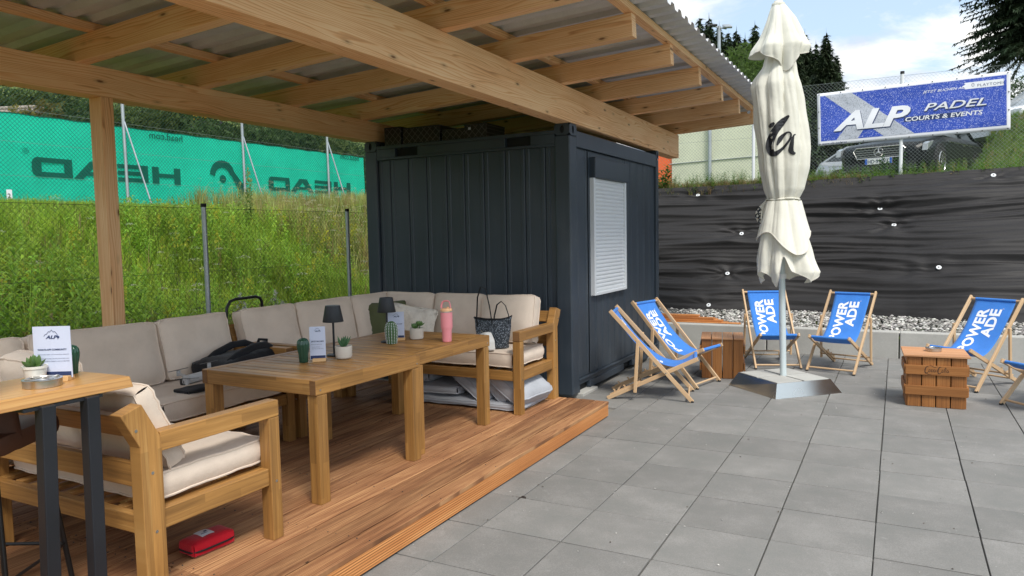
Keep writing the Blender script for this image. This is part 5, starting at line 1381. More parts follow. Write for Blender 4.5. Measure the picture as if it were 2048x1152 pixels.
for z in (.06, .72, 1.36, 1.985): b.tube([(-3.998, -3.6, z), (-3.998, 6.0, z)], .0022, 4)
b.build('tension_wires', 'wire_green', ff, world=True)

# court fence with green windscreen
CXX = -13.0
cf = empty('court_fence', (CXX, 4, 2.3), 0, 'tall galvanised chain link fence of the tennis court up the bank', 'fence')
for y in (.12, 3.17, 6.33, 7.57+2.05, 12.8, 15.9, -3.0):
    zb_ = float(ground_z(CXX, y))
    b = MB(); b.tube([(CXX+.06, y+.02, zb_), (CXX+.06, y, 6.3)], .035, 12); b.build('post', 'galv', cf, world=True, smooth=50)
    b = MB(); b.tube([(CXX+.55, y+.28, zb_), (CXX+.07, y+.02, zb_+1.98)], .018, 8); b.build('brace', 'galv', cf, world=True)
mm = chainlink('mesh', cf, (CXX+.02, -4, 0), (CXX+.02, 19, 0), 2.38, 6.3, 'green_wire2', .085, .0029); mm['kind'] = 'stuff'
b = MB()
for z in (2.45, 3.0, 3.65, 4.28, 5.0, 6.28): b.tube([(CXX+.022, -4, z), (CXX+.022, 19, z)], .003, 4)
b.build('tension_wires', 'wire_grey', cf, world=True)
# windscreen: a sheet hung on the far side of the wires, print showing mirrored
def ws(y, z): return V((CXX-.05+.035*noise.noise(V((y*.8, z*1.2, 3)))+.012*noise.noise(V((y*3, z*2, 1))), y, z))
def screen(y0, y1, label):
    def zt(y): return 4.19+.004*(y-4)+.02*abs(math.sin((y-.1)*math.pi/.75))
    b = MB(); b.grid(int((y1-y0)*10), 16, lambda u, v: ws(y0+(y1-y0)*u, 2.47+(zt(y0+(y1-y0)*u)-2.47)*v))
    o = b.build('windscreen', 'tarp', smooth=180); tag(o, label, 'windscreen', 'green court windscreens')
    b = MB(); b.tube([ws(y0+(y1-y0)*k/80, zt(y0+(y1-y0)*k/80)) for k in range(81)], .010, 5); 
    inv = Matrix.Translation(-o.location); b.v = [tuple(inv @ V(p)) for p in b.v]; b.build('hem', 'tarp_print', o)
    return o
wsc = screen(-.73, 14.6, 'long bright green windscreen with mirrored dark print hung on the court fence')
screen(-4.0, -.86, 'short green windscreen piece at the far left edge of the court fence')
def on_ws(y, z): 
    p = ws(y, z)-V(wsc.location); return p+V((.022, 0, 0))
def tprint(polys, name='print'):
    """polys in (y,z) of the fence plane"""
    b = MB()
    for P in polys:
        b.add([on_ws(*p) for p in P], [tuple(range(len(P)))])
    return b.build(name, 'tarp_print', wsc)
# mirrored letters: widths measured along +y; y0 left end as seen
def HEADP(y0, z0, w_, h_):
    """D A E H as seen from behind; each w wide"""
    t_ = h_*.30; g = w_*.06; out = []
    def R_(a, c, d, e): out.append([(a, c), (d, c), (d, e), (a, e)])
    # mirrored D (round side to the left)
    a, c = y0, y0+w_*1.12
    out_ = [(a+w_*.10, z0+h_), (a, z0+h_*.8), (a, z0+h_*.2), (a+w_*.10, z0)]
    R_(a+w_*.12, z0, c, z0+t_*.85); R_(a+w_*.12, z0+h_-t_*.85, c, z0+h_); R_(c-w_*.24, z0+t_*.85, c, z0+h_-t_*.85)
    out.append([(a+w_*.12, z0), (a+w_*.12, z0+t_*.85), (a+w_*.26, z0+t_*.85), (a+w_*.26, z0+h_-t_*.85), (a+w_*.12, z0+h_-t_*.85), (a+w_*.12, z0+h_), (a+w_*.03, z0+h_*.88), (a, z0+h_*.7), (a, z0+h_*.3), (a+w_*.03, z0+h_*.12)])
    a = c+g*.3
    out.append([(a, z0), (a+w_*.28, z0), (a+w_*.66, z0+h_*.72), (a+w_*.74, z0+h_), (a+w_*.52, z0+h_)])
    out.append([(a+w_*.74, z0+h_), (a+w_*.60, z0+h_*.9), (a+w_*1.04, z0), (a+w_*1.30, z0), (a+w_*.92, z0+h_)])
    R_(a+w_*.36, z0+h_*.20, a+w_*.92, z0+h_*.42)
    a = a+w_*1.36; c = a+w_*1.0
    R_(c-w_*.24, z0, c, z0+h_)
    for zz in (0, .38, .76): R_(a, z0+h_*zz, c-w_*.24, z0+h_*(zz+.24))
    a = c+w_*.14; c = a+w_*1.06
    R_(a, z0, a+w_*.25, z0+h_); R_(c-w_*.25, z0, c, z0+h_); R_(a+w_*.25, z0+h_*.38, c-w_*.25, z0+h_*.62)
    return out
def yz(px_, py_):
    o, d = ray_px(px_, py_); t_ = (CXX-o.x)/d.x; p = o+d*t_; return p.y, p.z
y0, z0 = yz(66, 352); y1, z1 = yz(366, 368); hh = yz(66, 313)[1]-z0
wl = (y1-y0)/4.74; tprint(HEADP(y0, z0, wl, hh), 'brand_print')
y0b, z0b = yz(538, 381); hb_ = yz(538, 350)[1]-z0b; tprint(HEADP(y0b, z0, wl*1.0, hh), 'brand_print')
# arch emblem
ya, za = yz(447, 345); ra = .62
arc = []
for th in np.linspace(R(178), R(18), 14): arc.append((ya+ra*1.02*math.cos(th)*.62, za-.08+ra*.62*math.sin(th)))
inn = []
for th in np.linspace(R(18), R(172), 14): inn.append((ya+ra*.72*math.cos(th)*.55, za-.14+ra*.42*math.sin(th)))
P = [arc[i] for i in range(14)]; Q = inn[::-1]
tprint([[arc[i], arc[i+1], Q[i+1], Q[i]] for i in range(13)]+[[(arc[-1][0]-.16, arc[-1][1]+.0), arc[-1], (ya+.86, za-.50), (ya+.60, za-.62)], [(ya+.0+.10*math.cos(a), za-.16+.10*math.sin(a)) for a in np.linspace(0, 6.28, 14, endpoint=False)]], 'emblem')
for (pxx, pyy) in ((368, 284), (720, 322)):
    yy_, zz_ = yz(pxx, pyy); lettering(wsc, 'head.com', .22, lambda x, y: on_ws(yy_-x*1.05, zz_+y), 'tarp_print', bold=.01)
yy_, zz_ = yz(59, 308); lettering(wsc, '®', .16, lambda x, y: on_ws(yy_-x, zz_+y), 'tarp_print')
ys_, zs_ = yz(16, 392)
b = MB(); b.box((CXX+.05, ys_, zs_), (.004, .10, .24)); o = b.build('sign', 'white_print'); tag(o, 'small white number plate at the lower left of the green windscreen', 'sign')
lettering(o, '2', .12, lambda x, y: V((.003, x-.035, y+.08)), 'black_print', bold=.02)

# fence with the banner
bf = empty('banner_fence', (2, 10.3, 2.5), 0, 'chain link fence with white posts above the black bank', 'fence')
for x in (-2.9, -.33, 2.105, 4.55, 7.0):
    b = MB(); b.tube([(x, 10.3, 2.45), (x, 10.3, 4.28)], .030, 12); p_ = b.build('post', 'white_metal', bf, world=True, smooth=50)
    b = MB(); b.tube([(x-2, 0, 1.775), (x-2, 0, 1.82)], .034, 12); b.build('post_cap', 'rubber', p_, smooth=50)
mm = chainlink('mesh', bf, (-3.2, 10.34, 0), (7.6, 10.34, 0), 2.58, 4.26, 'wire_grey', .062, .0017); mm['kind'] = 'stuff'
b = MB()
for z in (2.6, 3.4, 4.255): b.tube([(-3.2, 10.342, z), (7.6, 10.342, z)], .0022, 4)
b.build('tension_wires', 'wire_grey', bf, world=True)
# banner: corners from the photograph on the fence plane
def byz(px_, py_, Yp=10.25):
    o, d = ray_px(px_, py_); t_ = (Yp-o.y)/d.y; p = o+d*t_; return p
C00, C10, C11, C01 = byz(1634, 188), byz(2021, 142), byz(2021, 259), byz(1636, 292)
def bp_(u, v, off=0):
    a = C00*(1-u)+C10*u; c = C01*(1-u)+C11*u; p = a*(1-v)+c*v
    w_ = .012*noise.noise(V((u*5, v*2.2, 1)))+.006*math.sin(u*6+v*9)*math.sin(v*3.1)+.012*math.sin((u-.1)*9+(1-v)*2.5)*u*math.sin(math.pi*v)
    return p+V((0, -w_-off, 0))
b = MB(); b.grid(60, 20, lambda u, v: bp_(u, v)); bn = b.build('banner', 'banner_white', smooth=180, solid=.0015)
tag(bn, 'blue and white advertising banner with big italic lettering tied to the fence', 'banner')
BL = V(bn.location)
def bsub(name, m, nu, nv, fn, off):
    b = MB(); b.grid(nu, nv, lambda u, v: bp_(*fn(u, v), off)-BL); return b.build(name, m, bn, smooth=180)
bsub('blue_print', 'banner_blue', 60, 20, lambda u, v: (.018+.964*u, .055+.865*v), .0025)
IN = lambda u, v: (.018+.964*u, .055+.865*v)
bsub('grey_band', 'banner_grey', 6, 20, lambda u, v: IN((.028+.333*v)*(1-u)+(.185+.345*v)*u, v), .004)
bsub('grey_band', 'banner_grey', 6, 12, lambda u, v: IN((.09+.115*v)*(1-u)+(.215+.105*v)*u, 1-.52*v-.04*u*v), .0035)
WB = (C10-C00).length; HB = (C01-C00).length
def btext(txt, size, u0, v0, m='white_print', off=.006, **kw):
    return lettering(bn, txt, size, lambda x, y: bp_(u0+x/WB, v0-y/HB, off)-BL, m, sub=.05, **kw)
for tx, sz, u0, v0, sx_, bo in (('ALP', .44, .105, .735, 1.42, .035), ('PADEL', .17, .572, .535, 1.80, .012)):
    vs_, _ = text2d(tx, sz, bold=bo, shear=.32, sx=sx_); 
    btext(tx, sz, u0+.004, v0+.018, 'navy_print', .007, bold=bo, shear=.32, sx=sx_)
    btext(tx, sz, u0, v0, 'white_print', .011, bold=bo, shear=.32, sx=sx_)
bsub('text_shadow', 'navy_print', 20, 4, lambda u, v: (.475+.30*u, .612+.085*v), .005)
btext('COURTS & EVENTS', .098, .478, .690, bold=.02, shear=.15, sx=1.33)
btext('JETZT BUCHEN AUF', .056, .575, .215, bold=.01, shear=.3, sx=1.25)
bsub('white_patch', 'white_print', 16, 4, lambda u, v: (.778+.19*u+.01*math.sin(v*9)*(u < .3), .115+.115*v), .005)
btext('PLAYTOMIC', .060, .842, .205, 'navy_print', .007, spacing=1.15, sx=1.1)
b = MB(); b.tube([bp_(.822+.006*math.cos(a), .165+.028*math.sin(a), .007)-BL for a in np.linspace(0, 6.28, 10, endpoint=False)], .003, 4, closed=True); b.build('patch_emblem', 'navy_print', bn)
btext('www.alp-padel.at', .052, .024, .985, 'navy_print', .004, shear=.2, sx=1.1)
b = MB()
for k in range(9):
    for v in (.022, .978): b.tube([bp_(.012+k*.122, v, .004)-BL, bp_(.012+k*.122, v, .008)-BL], .010, 8)
for v in (.35, .66):
    for u in (.008, .992): b.tube([bp_(u, v, .004)-BL, bp_(u, v, .008)-BL], .010, 8)
b.build('eyelets', 'dark_plastic', bn)

# pale cream wall and orange panel behind the fence
cw = empty('pale_wall', (-2, 14, 2.7), 0, 'tall pale cream translucent wall behind the canopy end', 'screen wall')
b = MB(); b.box((-1.62, 14.0, 3.45), (2.55, .05, 1.68)); b.build('panel', 'cream_screen', cw, world=True)
b = MB(); b.tube([(-1.95, 13.9, 2.6), (-1.95, 13.9, 4.35)], .045, 10); b.build('post', 'galv', cw, world=True)
b = MB(); b.tube([(-2.95, 13.96, 3.35), (-.40, 13.96, 3.42)], .012, 6); b.build('rail', 'galv', cw, world=True)
b = MB(); b.box((-3.2, 14.05, 3.45), (.72, .06, 1.6)); tag(b.build('orange_panel', 'orange'), 'bright orange panel beside the pale wall', 'panel')

# ------------------------------------------------------------------ cars
def car(name, label, loc, rz, paint, L=4.65, Wd=1.82, Hc=1.44, plate=None, grille=True, suv=0):
    t = empty(name, loc, rz, label, 'car', 'cars parked above the bank')
    hw = Wd/2; g = .19+suv*.06
    # stations: (y from front, hood/belt height, half width)
    ST = [(0, .50, .62), (.05, .64, .78), (.18, .72, .90), (.55, .80, .97), (1.2, .90, 1.0), (2.2, .95, 1.0), (3.4, .98, 1.0), (4.2, .98, .98), (L-.12, .92, .90), (L, .70, .80)]
    def sec(u, v):
        k = u*(len(ST)-1); i = min(len(ST)-2, int(k)); f = k-i
        y = ST[i][0]*(1-f)+ST[i+1][0]*f; top = (ST[i][1]*(1-f)+ST[i+1][1]*f)+suv*.12; w_ = (ST[i][2]*(1-f)+ST[i+1][2]*f)*hw
        prof = [(.0, g), (.86, g), (.97, g+.12), (1.0, g+.30), (1.0, top*.75), (.965, top*.9), (.90, top*.985), (.55, top+.02), (.0, top+.03)]
        kk = abs(2*v-1)*(len(prof)-1); j = min(len(prof)-2, int(kk)); ff_ = kk-j
        x = prof[j][0]*(1-ff_)+prof[j+1][0]*ff_; z = prof[j][1]*(1-ff_)+prof[j+1][1]*ff_
        return V((x*w_*(1 if v >= .5 else -1), -y, z))
    b = MB(); b.grid(36, 48, sec); 
    front = [sec(0, v/48) for v in range(49)]; b.add(front, [tuple(range(48, -1, -1))]); back = [sec(1, v/48) for v in range(49)]; b.add(back, [tuple(range(49))])
    b.build('body', paint, t, smooth=50)
    top = Hc+suv*.18; bl = .93+suv*.12
    GH = [(1.25, bl-.02, .84, 0), (2.05, top-.03, .70, 1), (2.8, top, .69, 1), (3.5, top-.06, .66, 1), (4.25, bl+.0, .80, 0)]
    b = MB(); vs = [];
    for y, z, w_, r_ in GH: vs += [(-w_*hw, -y, z), (w_*hw, -y, z)]
    b.add(vs, [(2*i, 2*i+1, 2*i+3, 2*i+2) for i in range(4)]); rf = b.build('roof', paint, t, smooth=60, solid=.02)
    # glasshouse below the roof line
    b = MB(); pb = [(.87*hw, -1.3, bl-.03), (.87*hw, -4.2, bl-.03)]
    P = [(-1.30, bl-.03), (-2.08, top-.075), (-2.8, top-.04), (-3.45, top-.10), (-4.2, bl-.03)]
    vs = [(-hw*(.86 if i in (0, 4) else .715), y, z) for i, (y, z) in enumerate(P)]+[(hw*(.86 if i in (0, 4) else .715), y, z) for i, (y, z) in enumerate(P)]
    b.add(vs, [(0, 1, 2, 3, 4), (9, 8, 7, 6, 5), (0, 5, 6, 1), (3, 8, 9, 4)]); b.build('window', 'car_glass', t)
    b = MB()
    for sx in (-1, 1):
        a_ = [V((sx*hw*.875, -1.28, bl-.02)), V((sx*hw*.725, -2.08, top-.06)), V((sx*hw*.725, -2.8, top-.025)), V((sx*hw*.72, -3.48, top-.085)), V((sx*hw*.865, -4.22, bl-.02))]
        b.tube(a_, .028, 6); b.tube([V((sx*hw*.88, -1.35, bl-.01)), V((sx*hw*.875, -4.2, bl-.01))], .012, 6); b.beam(V((sx*hw*.87, -2.75, bl-.02)), V((sx*hw*.727, -2.8, top-.04)), .05, .03)
    b.build('pillar', paint, t)
    for sx in (-1, 1):
        for y in (.86, .86+2.78):
            b = MB(); b.tube([(sx*(hw-.16), -y, .33), (sx*(hw+.004), -y, .33)], .385, 28); b.build('wheel_arch', 'rubber', t)
            b = MB(); c = (sx*(hw-.10), -y, .325)
            b.tube([(sx*(hw-.20), -y, .325), (sx*(hw+.010), -y, .325)], .325, 28); w_ = b.build('wheel', 'rubber', t, smooth=40)
            b = MB()
            b.tube([(sx*(hw+.012), -y+.22*math.cos(a), .325+.22*math.sin(a)) for a in np.linspace(0, 2*math.pi, 28, endpoint=False)], .016, 6, closed=True)
            for k in range(10): a = k*math.pi/5; b.beam((sx*(hw+.012), -y+.03*math.cos(a), .325+.03*math.sin(a)), (sx*(hw+.014), -y+.215*math.cos(a), .325+.215*math.sin(a)), .034, .012, (1, 0, 0))
            b.tube([(sx*(hw+.005), -y, .325), (sx*(hw+.022), -y, .325)], .045, 14); b.build('rim', 'alloy', w_)
        b = MB(); b.prism([(-.01, .52), (-.30, .64), (-.42, .74), (-.20, .71), (-.05, .66)], (sx*hw*.86, 0, suv*.1), (0, 1, 0), (0, 0, 1), (sx*.10, 0, 0)); b.build('headlight', 'lamp_glass', t, bevel=.01)
        b = MB(); b.beam((sx*(hw-.005), -1.0, .28), (sx*(hw-.005), -3.3, .28), .02, .05); b.beam((sx*(hw+.0), -1.35, .78), (sx*(hw+.002), -4.0, .83), .008, .014); b.build('trim', 'chrome' if paint == 'car_dark' else paint, t)
        b = MB(); b.beam((sx*(hw+.05), -1.55, bl+.05), (sx*(hw+.20), -1.60, bl+.07), .10, .12); b.build('mirror', paint, t, bevel=.03)
        b = MB(); b.box((sx*(hw+.004), -2.55, .78), (.02, .18, .025), 1); b.build('handle', 'chrome', t)
    if grille:
        b = MB(); P = [(-.42, .44), (.42, .44), (.50, .60), (.44, .66), (-.44, .66), (-.50, .60)]; b.prism(P, (0, .035, 0), (1, 0, 0), (0, 0, 1), (0, -.06, 0)); gr_ = b.build('grille', 'dark_plastic', t)
        b = MB(); b.tube([(x, .042, z) for x, z in P], .012, 6, closed=True); 
        for k in range(4): b.beam((-.46, .038, .475+.045*k), (.46, .038, .475+.045*k), .01, .008)
        b.build('grille_trim', 'chrome', gr_)
        b = MB(); b.tube([(.085*math.cos(a), .055, .555+.085*math.sin(a)) for a in np.linspace(0, 6.283, 24, endpoint=False)], .009, 6, closed=True)
        for k in range(3): a = math.pi/2+k*2*math.pi/3; b.tube([(0, .055, .555), (.085*math.cos(a), .055, .555+.085*math.sin(a))], [.018, .004], 6)
        b.build('emblem', 'chrome', gr_)
        b = MB(); b.box((0, .01, .27), (1.35, .06, .14), 0); b.build('air_intake', 'dark_plastic', t); b = MB(); b.beam((-.72, .03, .205), (.72, .03, .205), .02, .016); b.build('chrome_lip', 'chrome', t)
    if plate:
        b = MB(); b.box((0, .050, .375), (.52, .012, .115), 0); p_ = b.build('number_plate', 'plate_white', t)
        b = MB(); b.box((-.238, .057, .375), (.044, .003, .113), 0); b.box((.238, .057, .375), (.044, .003, .113), 0); b.build('plate_band', 'plate_blue', p_)
        a0, a1 = textw(plate, .105, bold=.012); k = .41/(a1-a0)
        lettering(p_, plate, .105, lambda x, y: V(((a0+a1)/2*k-x*k, .0585, .338+y)), 'navy_print', bold=.012)
    return t
# local +y is the front of the car
gz = float(ground_z(1.8, 12.8))
car('parked_car', 'black saloon with chrome grille and number plate, parked nose to the fence under the banner', (1.72, 12.85, 2.66), R(180-17), 'car_dark', plate='HD·513VT')
car('parked_car', 'silver car parked in the grass left of the black saloon', (4.1, 22.0, 2.82), R(-90), 'car_silver', L=4.4, Hc=1.48, grille=False)
car('parked_car', 'white sports utility car at the right edge behind the banner', (3.78, 17.5, 3.60), R(180-53), 'car_white', suv=1, Hc=1.5, grille=False)

# ------------------------------------------------------------------ vegetation
vr = np.random.RandomState(21)
def tmpl_blades(n, spread, w_, lean, seed):
    q = np.random.RandomState(seed); vs, fs = [], []
    for i in range(n):
        a = q.uniform(0, 6.28); r_ = q.uniform(0, spread); l = q.uniform(.6, 1.0); d = np.array([math.cos(a), math.sin(a), 0]); s = np.array([-d[1], d[0], 0])*w_*q.uniform(.7, 1.3)
        base = d*r_; le = lean*q.uniform(.3, 1.2)
        p1 = base+d*le*.25*l+np.array([0, 0, .55*l]); p2 = base+d*le*l*.9+np.array([0, 0, l*(1-.25*le)])
        k = len(vs); vs += [base-s, base+s, p1-s*.8, p1+s*.8, p2]; fs += [(k, k+1, k+3), (k, k+3, k+2), (k+2, k+3, k+4)]
    return np.array(vs), np.array(fs), np.linspace(0, 0, len(vs))
def tmpl_stalk(n, leaf, w_, seed, top=0):
    """upright weed: stem with leaves spiralling, optional flower head (third array marks head vertices)"""
    q = np.random.RandomState(seed); vs, fs, mk = [], [], []
    bend = q.uniform(-.12, .12, 2)
    C_ = lambda u: np.array([bend[0]*u*u, bend[1]*u*u, u])
    for s in (np.array([.006, 0, 0]), np.array([0, .006, 0])):
        k = len(vs); vs += [C_(0)-s, C_(0)+s, C_(.5)-s*.8, C_(.5)+s*.8, C_(.97)]; mk += [0]*5; fs += [(k, k+1, k+3), (k, k+3, k+2), (k+2, k+3, k+4)]
    for i in range(n):
        u = .08+.9*(i+q.uniform(0, .8))/n; a = i*2.4+q.uniform(-.5, .5); l = leaf*q.uniform(.7, 1.2)*(1.15-.75*u); el = q.uniform(.1, .9)
        d = np.array([math.cos(a)*math.cos(el), math.sin(a)*math.cos(el), math.sin(el)]); s = np.array([-math.sin(a), math.cos(a), q.uniform(-.4, .4)])*w_*(1.2-.6*u)
        b = C_(u); m_ = b+d*l*.45+np.array([0, 0, .01]); e = b+d*l+np.array([0, 0, -l*.28])
        k = len(vs); vs += [b, m_-s, m_+s, e]; mk += [0]*4; fs += [(k, k+1, k+2), (k+1, k+3, k+2)]
    for i in range(top):
        a = q.uniform(0, 6.28); u = q.uniform(.80, 1.06); r_ = (.13*(1.1-u)/.3)*q.uniform(.2, 1); c = C_(min(u, 1))+np.array([math.cos(a)*r_, math.sin(a)*r_, max(0, u-1)]); s = q.normal(0, .018, (3, 3)); k = len(vs); vs += [c+s[0], c+s[1], c+s[2]]; mk += [1]*3; fs += [(k, k+1, k+2)]
    return np.array(vs), np.array(fs), np.array(mk, float)
def tmpl_umbel(seed, n=26):
    q = np.random.RandomState(seed); v, f, m_ = tmpl_stalk(5, .22, .02, seed); vs = list(v); fs = list(f); mk = list(m_)
    for i in range(n):
        a = q.uniform(0, 6.28); r_ = .14*math.sqrt(q.uniform(0, 1)); c = np.array([math.cos(a)*r_, math.sin(a)*r_, 1+.02*q.uniform()-r_*.3]); k = len(vs); s = .017
        vs += [c+[s, 0, 0], c+[-s*.5, s, 0], c+[-s*.5, -s, .004]]; mk += [1]*3; fs += [(k, k+1, k+2)]
    return np.array(vs), np.array(fs), np.array(mk, float)
def scatter(sets):
    """sets: (template, positions (n,3), heights, width scale, base colours (n,3), head colour)"""
    VS, FS, CS, off = [], [], [], 0
    for (tv, tf, tm), P, Hh, wsx, colr, head in sets:
        n = len(P)
        if n == 0: continue
        a = vr.uniform(0, 6.28, n); ca, sa = np.cos(a), np.sin(a); tl = vr.normal(0, .10, (n, 2))
        v = np.repeat(tv[None], n, 0)*np.stack([Hh*wsx, Hh*wsx, Hh], 1)[:, None, :]
        x = v[..., 0]*ca[:, None]-v[..., 1]*sa[:, None]+v[..., 2]*tl[:, :1]; y = v[..., 0]*sa[:, None]+v[..., 1]*ca[:, None]+v[..., 2]*tl[:, 1:]
        v = np.stack([x, y, v[..., 2]], -1)+P[:, None, :]
        c = np.repeat(colr[:, None, :], len(tv), 1)*vr.uniform(.78, 1.22, (n, len(tv), 1))
        if head is not None: c = c*(1-tm)[None, :, None]+np.array(head)[None, None, :]*tm[None, :, None]*vr.uniform(.7, 1.2, (n, len(tv), 1))
        VS.append(v.reshape(-1, 3)); CS.append(c.reshape(-1, 3)); FS.append((tf[None]+(np.arange(n)*len(tv))[:, None, None]).reshape(-1, 3)+off); off += n*len(tv)
    return np.concatenate(VS), np.concatenate(FS), np.clip(np.concatenate(CS), 0, 1)
def pts(n, x0, x1, y0, y1, dens=None):
    x = vr.uniform(x0, x1, n); y = vr.uniform(y0, y1, n)
    if dens is not None: k = vr.uniform(0, 1, n) < dens(x, y); x, y = x[k], y[k]
    return np.stack([x, y, ground_z(x, y)], 1)
def patch(x, y, s=1.0, ph=0): return .5+.5*np.sin(x*.9*s+1.7*np.sin(y*.5*s+ph)+ph)*np.sin(y*.75*s+1.3*np.sin(x*.6*s)+ph*2)
def greens(P, base, var=.25, dry=0):
    k = vr.uniform(0, 1, (len(P), 1)); b_ = np.array(base)[None]
    pt = patch(P[:, 0], P[:, 1], 1.2, 1.0)[:, None]
    c = b_*(1+var*(k-.5)*2)*(.80+.4*pt); c[:, :1] *= (1+.35*(vr.uniform(0, 1, (len(P), 1))-.4))
    if dry: d = (vr.uniform(0, 1, (len(P), 1)) < dry); c = np.where(d, np.array([[.34, .27, .12]]), c)
    return c
def cap(P, h, slack=.10):
    lim = CZ+.0535*(CX-P[:, 0])-P[:, 2]
    return np.minimum(h, np.maximum(.06, lim+slack*vr.uniform(.2, 1, len(P))))
def inview(P, margin=.06):
    """drop what the place shows nothing of from here and a few steps aside (behind the camera, far out of frame)"""
    d = P-np.array([CX, CY, CZ]); ax = np.array(fw); s_ = np.array(rt); f = d@ax; r_ = d@s_
    return P[(f > .5) & (np.abs(r_) < f*(.72+margin)+2.0)]
bl1 = [tmpl_blades(9, .13, .017, .6, i) for i in range(4)]; stl = [tmpl_stalk(24, .36, .030, 10+i) for i in range(5)]; gold = [tmpl_stalk(24, .20, .020, 30+i, 40) for i in range(3)]; umb_ = [tmpl_umbel(50+i) for i in range(3)]; bl2 = [tmpl_blades(7, .06, .010, .35, 60+i) for i in range(3)]
sets = []
# lush bank behind the low fence: y from -4 to 14
def split(P, k): return [P[i::k] for i in range(k)]
BY0, BY1 = -4.5, 15
def tall(P, h0, h1, k=1.0): return vr.uniform(h0, h1, len(P))*(.6+.8*patch(P[:, 0], P[:, 1], 1.0, .4))*k
P = inview(pts(34000, -12.6, -4.15, BY0, BY1))
for t_, q_ in zip(bl1, split(P, 4)): sets.append((t_, q_, cap(q_, tall(q_, .22, .62), .16), .85, greens(q_, (.30, .44, .055), .35, .04), None))
P = inview(pts(9000, -12.2, -4.15, BY0, BY1, lambda x, y: patch(x, y, 1.7, 3.1)))
for t_, q_ in zip(bl2, split(P, 3)): sets.append((t_, q_, cap(q_, tall(q_, .5, 1.0), .25), .5, greens(q_, (.27, .41, .065), .35, .06), None))
P = inview(pts(9500, -11.6, -4.2, BY0, BY1, lambda x, y: (.2+.8*patch(x, y, 1.0, .4)**1.5)*(1-.65*sstep(8.0, 11.5, -x))))
for t_, q_ in zip(stl, split(P, 5)): sets.append((t_, q_, cap(q_, tall(q_, .40, 1.05), .2), .62, greens(q_, (.23, .38, .045), .4), None))
P = inview(pts(800, -9.5, -4.3, BY0, BY1, lambda x, y: patch(x, y, 1.5, 2.0)**2))
for t_, q_ in zip(gold, split(P, 3)): sets.append((t_, q_, cap(q_, vr.uniform(.55, 1.0, len(q_))), .8, greens(q_, (.17, .29, .03), .3), (.46, .46, .05)))
P = inview(pts(330, -11.5, -4.3, BY0, BY1))
for t_, q_ in zip(umb_, split(P, 3)): sets.append((t_, q_, cap(q_, vr.uniform(.6, 1.05, len(q_)), .2), .7, greens(q_, (.11, .16, .04), .3), (.55, .54, .44)))
# drier, paler tall stuff right by the container end of the bank and at the fence foot
P = inview(pts(5200, -12.7, -7.0, 6.5, 16, lambda x, y: sstep(6.5, 9.5, y)))
for t_, q_ in zip(bl1, split(P, 4)): sets.append((t_, q_, cap(q_, vr.uniform(.5, 1.25, len(q_)), .75), .55, greens(q_, (.34, .37, .12), .3, .25), None))
P = inview(pts(900, -12.4, -7.5, 6.8, 16))
for t_, q_ in zip(umb_, split(P, 3)): sets.append((t_, q_, cap(q_, vr.uniform(.8, 1.35, len(q_)), .7), .55, greens(q_, (.30, .32, .10), .3), (.58, .52, .36)))
P = inview(pts(2400, -5.2, -3.75, BY0, 3.0, lambda x, y: .35+.65*patch(x, y, 2, 1)))
for t_, q_ in zip(stl, split(P, 5)): sets.append((t_, q_, vr.uniform(.45, .95, len(q_)), .8, greens(q_, (.20, .27, .055), .4, .2), None))
P = inview(pts(700, -4.6, -3.8, BY0, 3.0))
for t_, q_ in zip(gold, split(P, 3)): sets.append((t_, q_, vr.uniform(.5, .95, len(q_)), .6, greens(q_, (.12, .11, .04), .4, .3), (.36, .30, .07)))
# strip at the court fence
P = inview(pts(5000, -13.2, -11.8, BY0, 17))
for t_, q_ in zip(bl1, split(P, 4)): sets.append((t_, q_, cap(q_, vr.uniform(.10, .26, len(q_)), .05), 1.4, greens(q_, (.13, .20, .035), .3, .1), None))
v, f, c = scatter(sets)
tag(np_obj('meadow_weeds', v, f, 'leaf', c), kind='stuff')
# verge above the black bank and the slope by the white car
sets = []
P = pts(15000, -3.4, 7.6, 9.98, 19, lambda x, y: .3+.7*(1-sstep(10.2, 11.8, y))+.6*(x > 2.6))
for t_, q_ in zip(bl1, split(P, 4)): sets.append((t_, q_, vr.uniform(.06, .20, len(q_)), 1.2, greens(q_, (.15, .25, .045), .35, .08), None))
P = pts(1500, -3.4, 7.4, 10.02, 11.4)
for t_, q_ in zip(stl, split(P, 5)): sets.append((t_, q_, vr.uniform(.10, .34, len(q_)), .9, greens(q_, (.12, .23, .04), .35, .05), None))
P = pts(700, -3.4, 1.6, 9.98, 10.4)
for t_, q_ in zip(bl1, split(P, 4)): sets.append((t_, q_, vr.uniform(.08, .25, len(q_)), .8, greens(q_, (.28, .22, .11), .3, .4), None))
v, f, c = scatter(sets)
tag(np_obj('verge_grass', v, f, 'leaf', c), kind='stuff')
def single(name, label, cat, tmpls, pos, hs, col, head, wsx=.7, group=None):
    P = np.array(pos, float); P[:, 2] = ground_z(P[:, 0], P[:, 1]); o0 = P[0].copy(); s_ = []
    for t_, p, h_ in zip(tmpls, P, hs): s_.append((t_, p[None]-o0, np.array([h_]), wsx, np.array([col]), head))
    v, f, c = scatter(s_); o = np_obj(name, v, f, 'leaf', c); o.location = o0; return tag(o, label, cat, group)
single('tall_weed', 'tall pale green leafy weed rising in front of the windscreen near the container', 'plant', [tmpl_stalk(60, .20, .03, 71, 30), tmpl_stalk(55, .2, .03, 72, 30), tmpl_stalk(50, .2, .03, 73, 20)], [(-9.6, 6.55, 0), (-9.55, 6.7, 0), (-9.7, 6.45, 0)], [1.35, 1.15, 1.0], (.17, .25, .06), (.34, .36, .12))
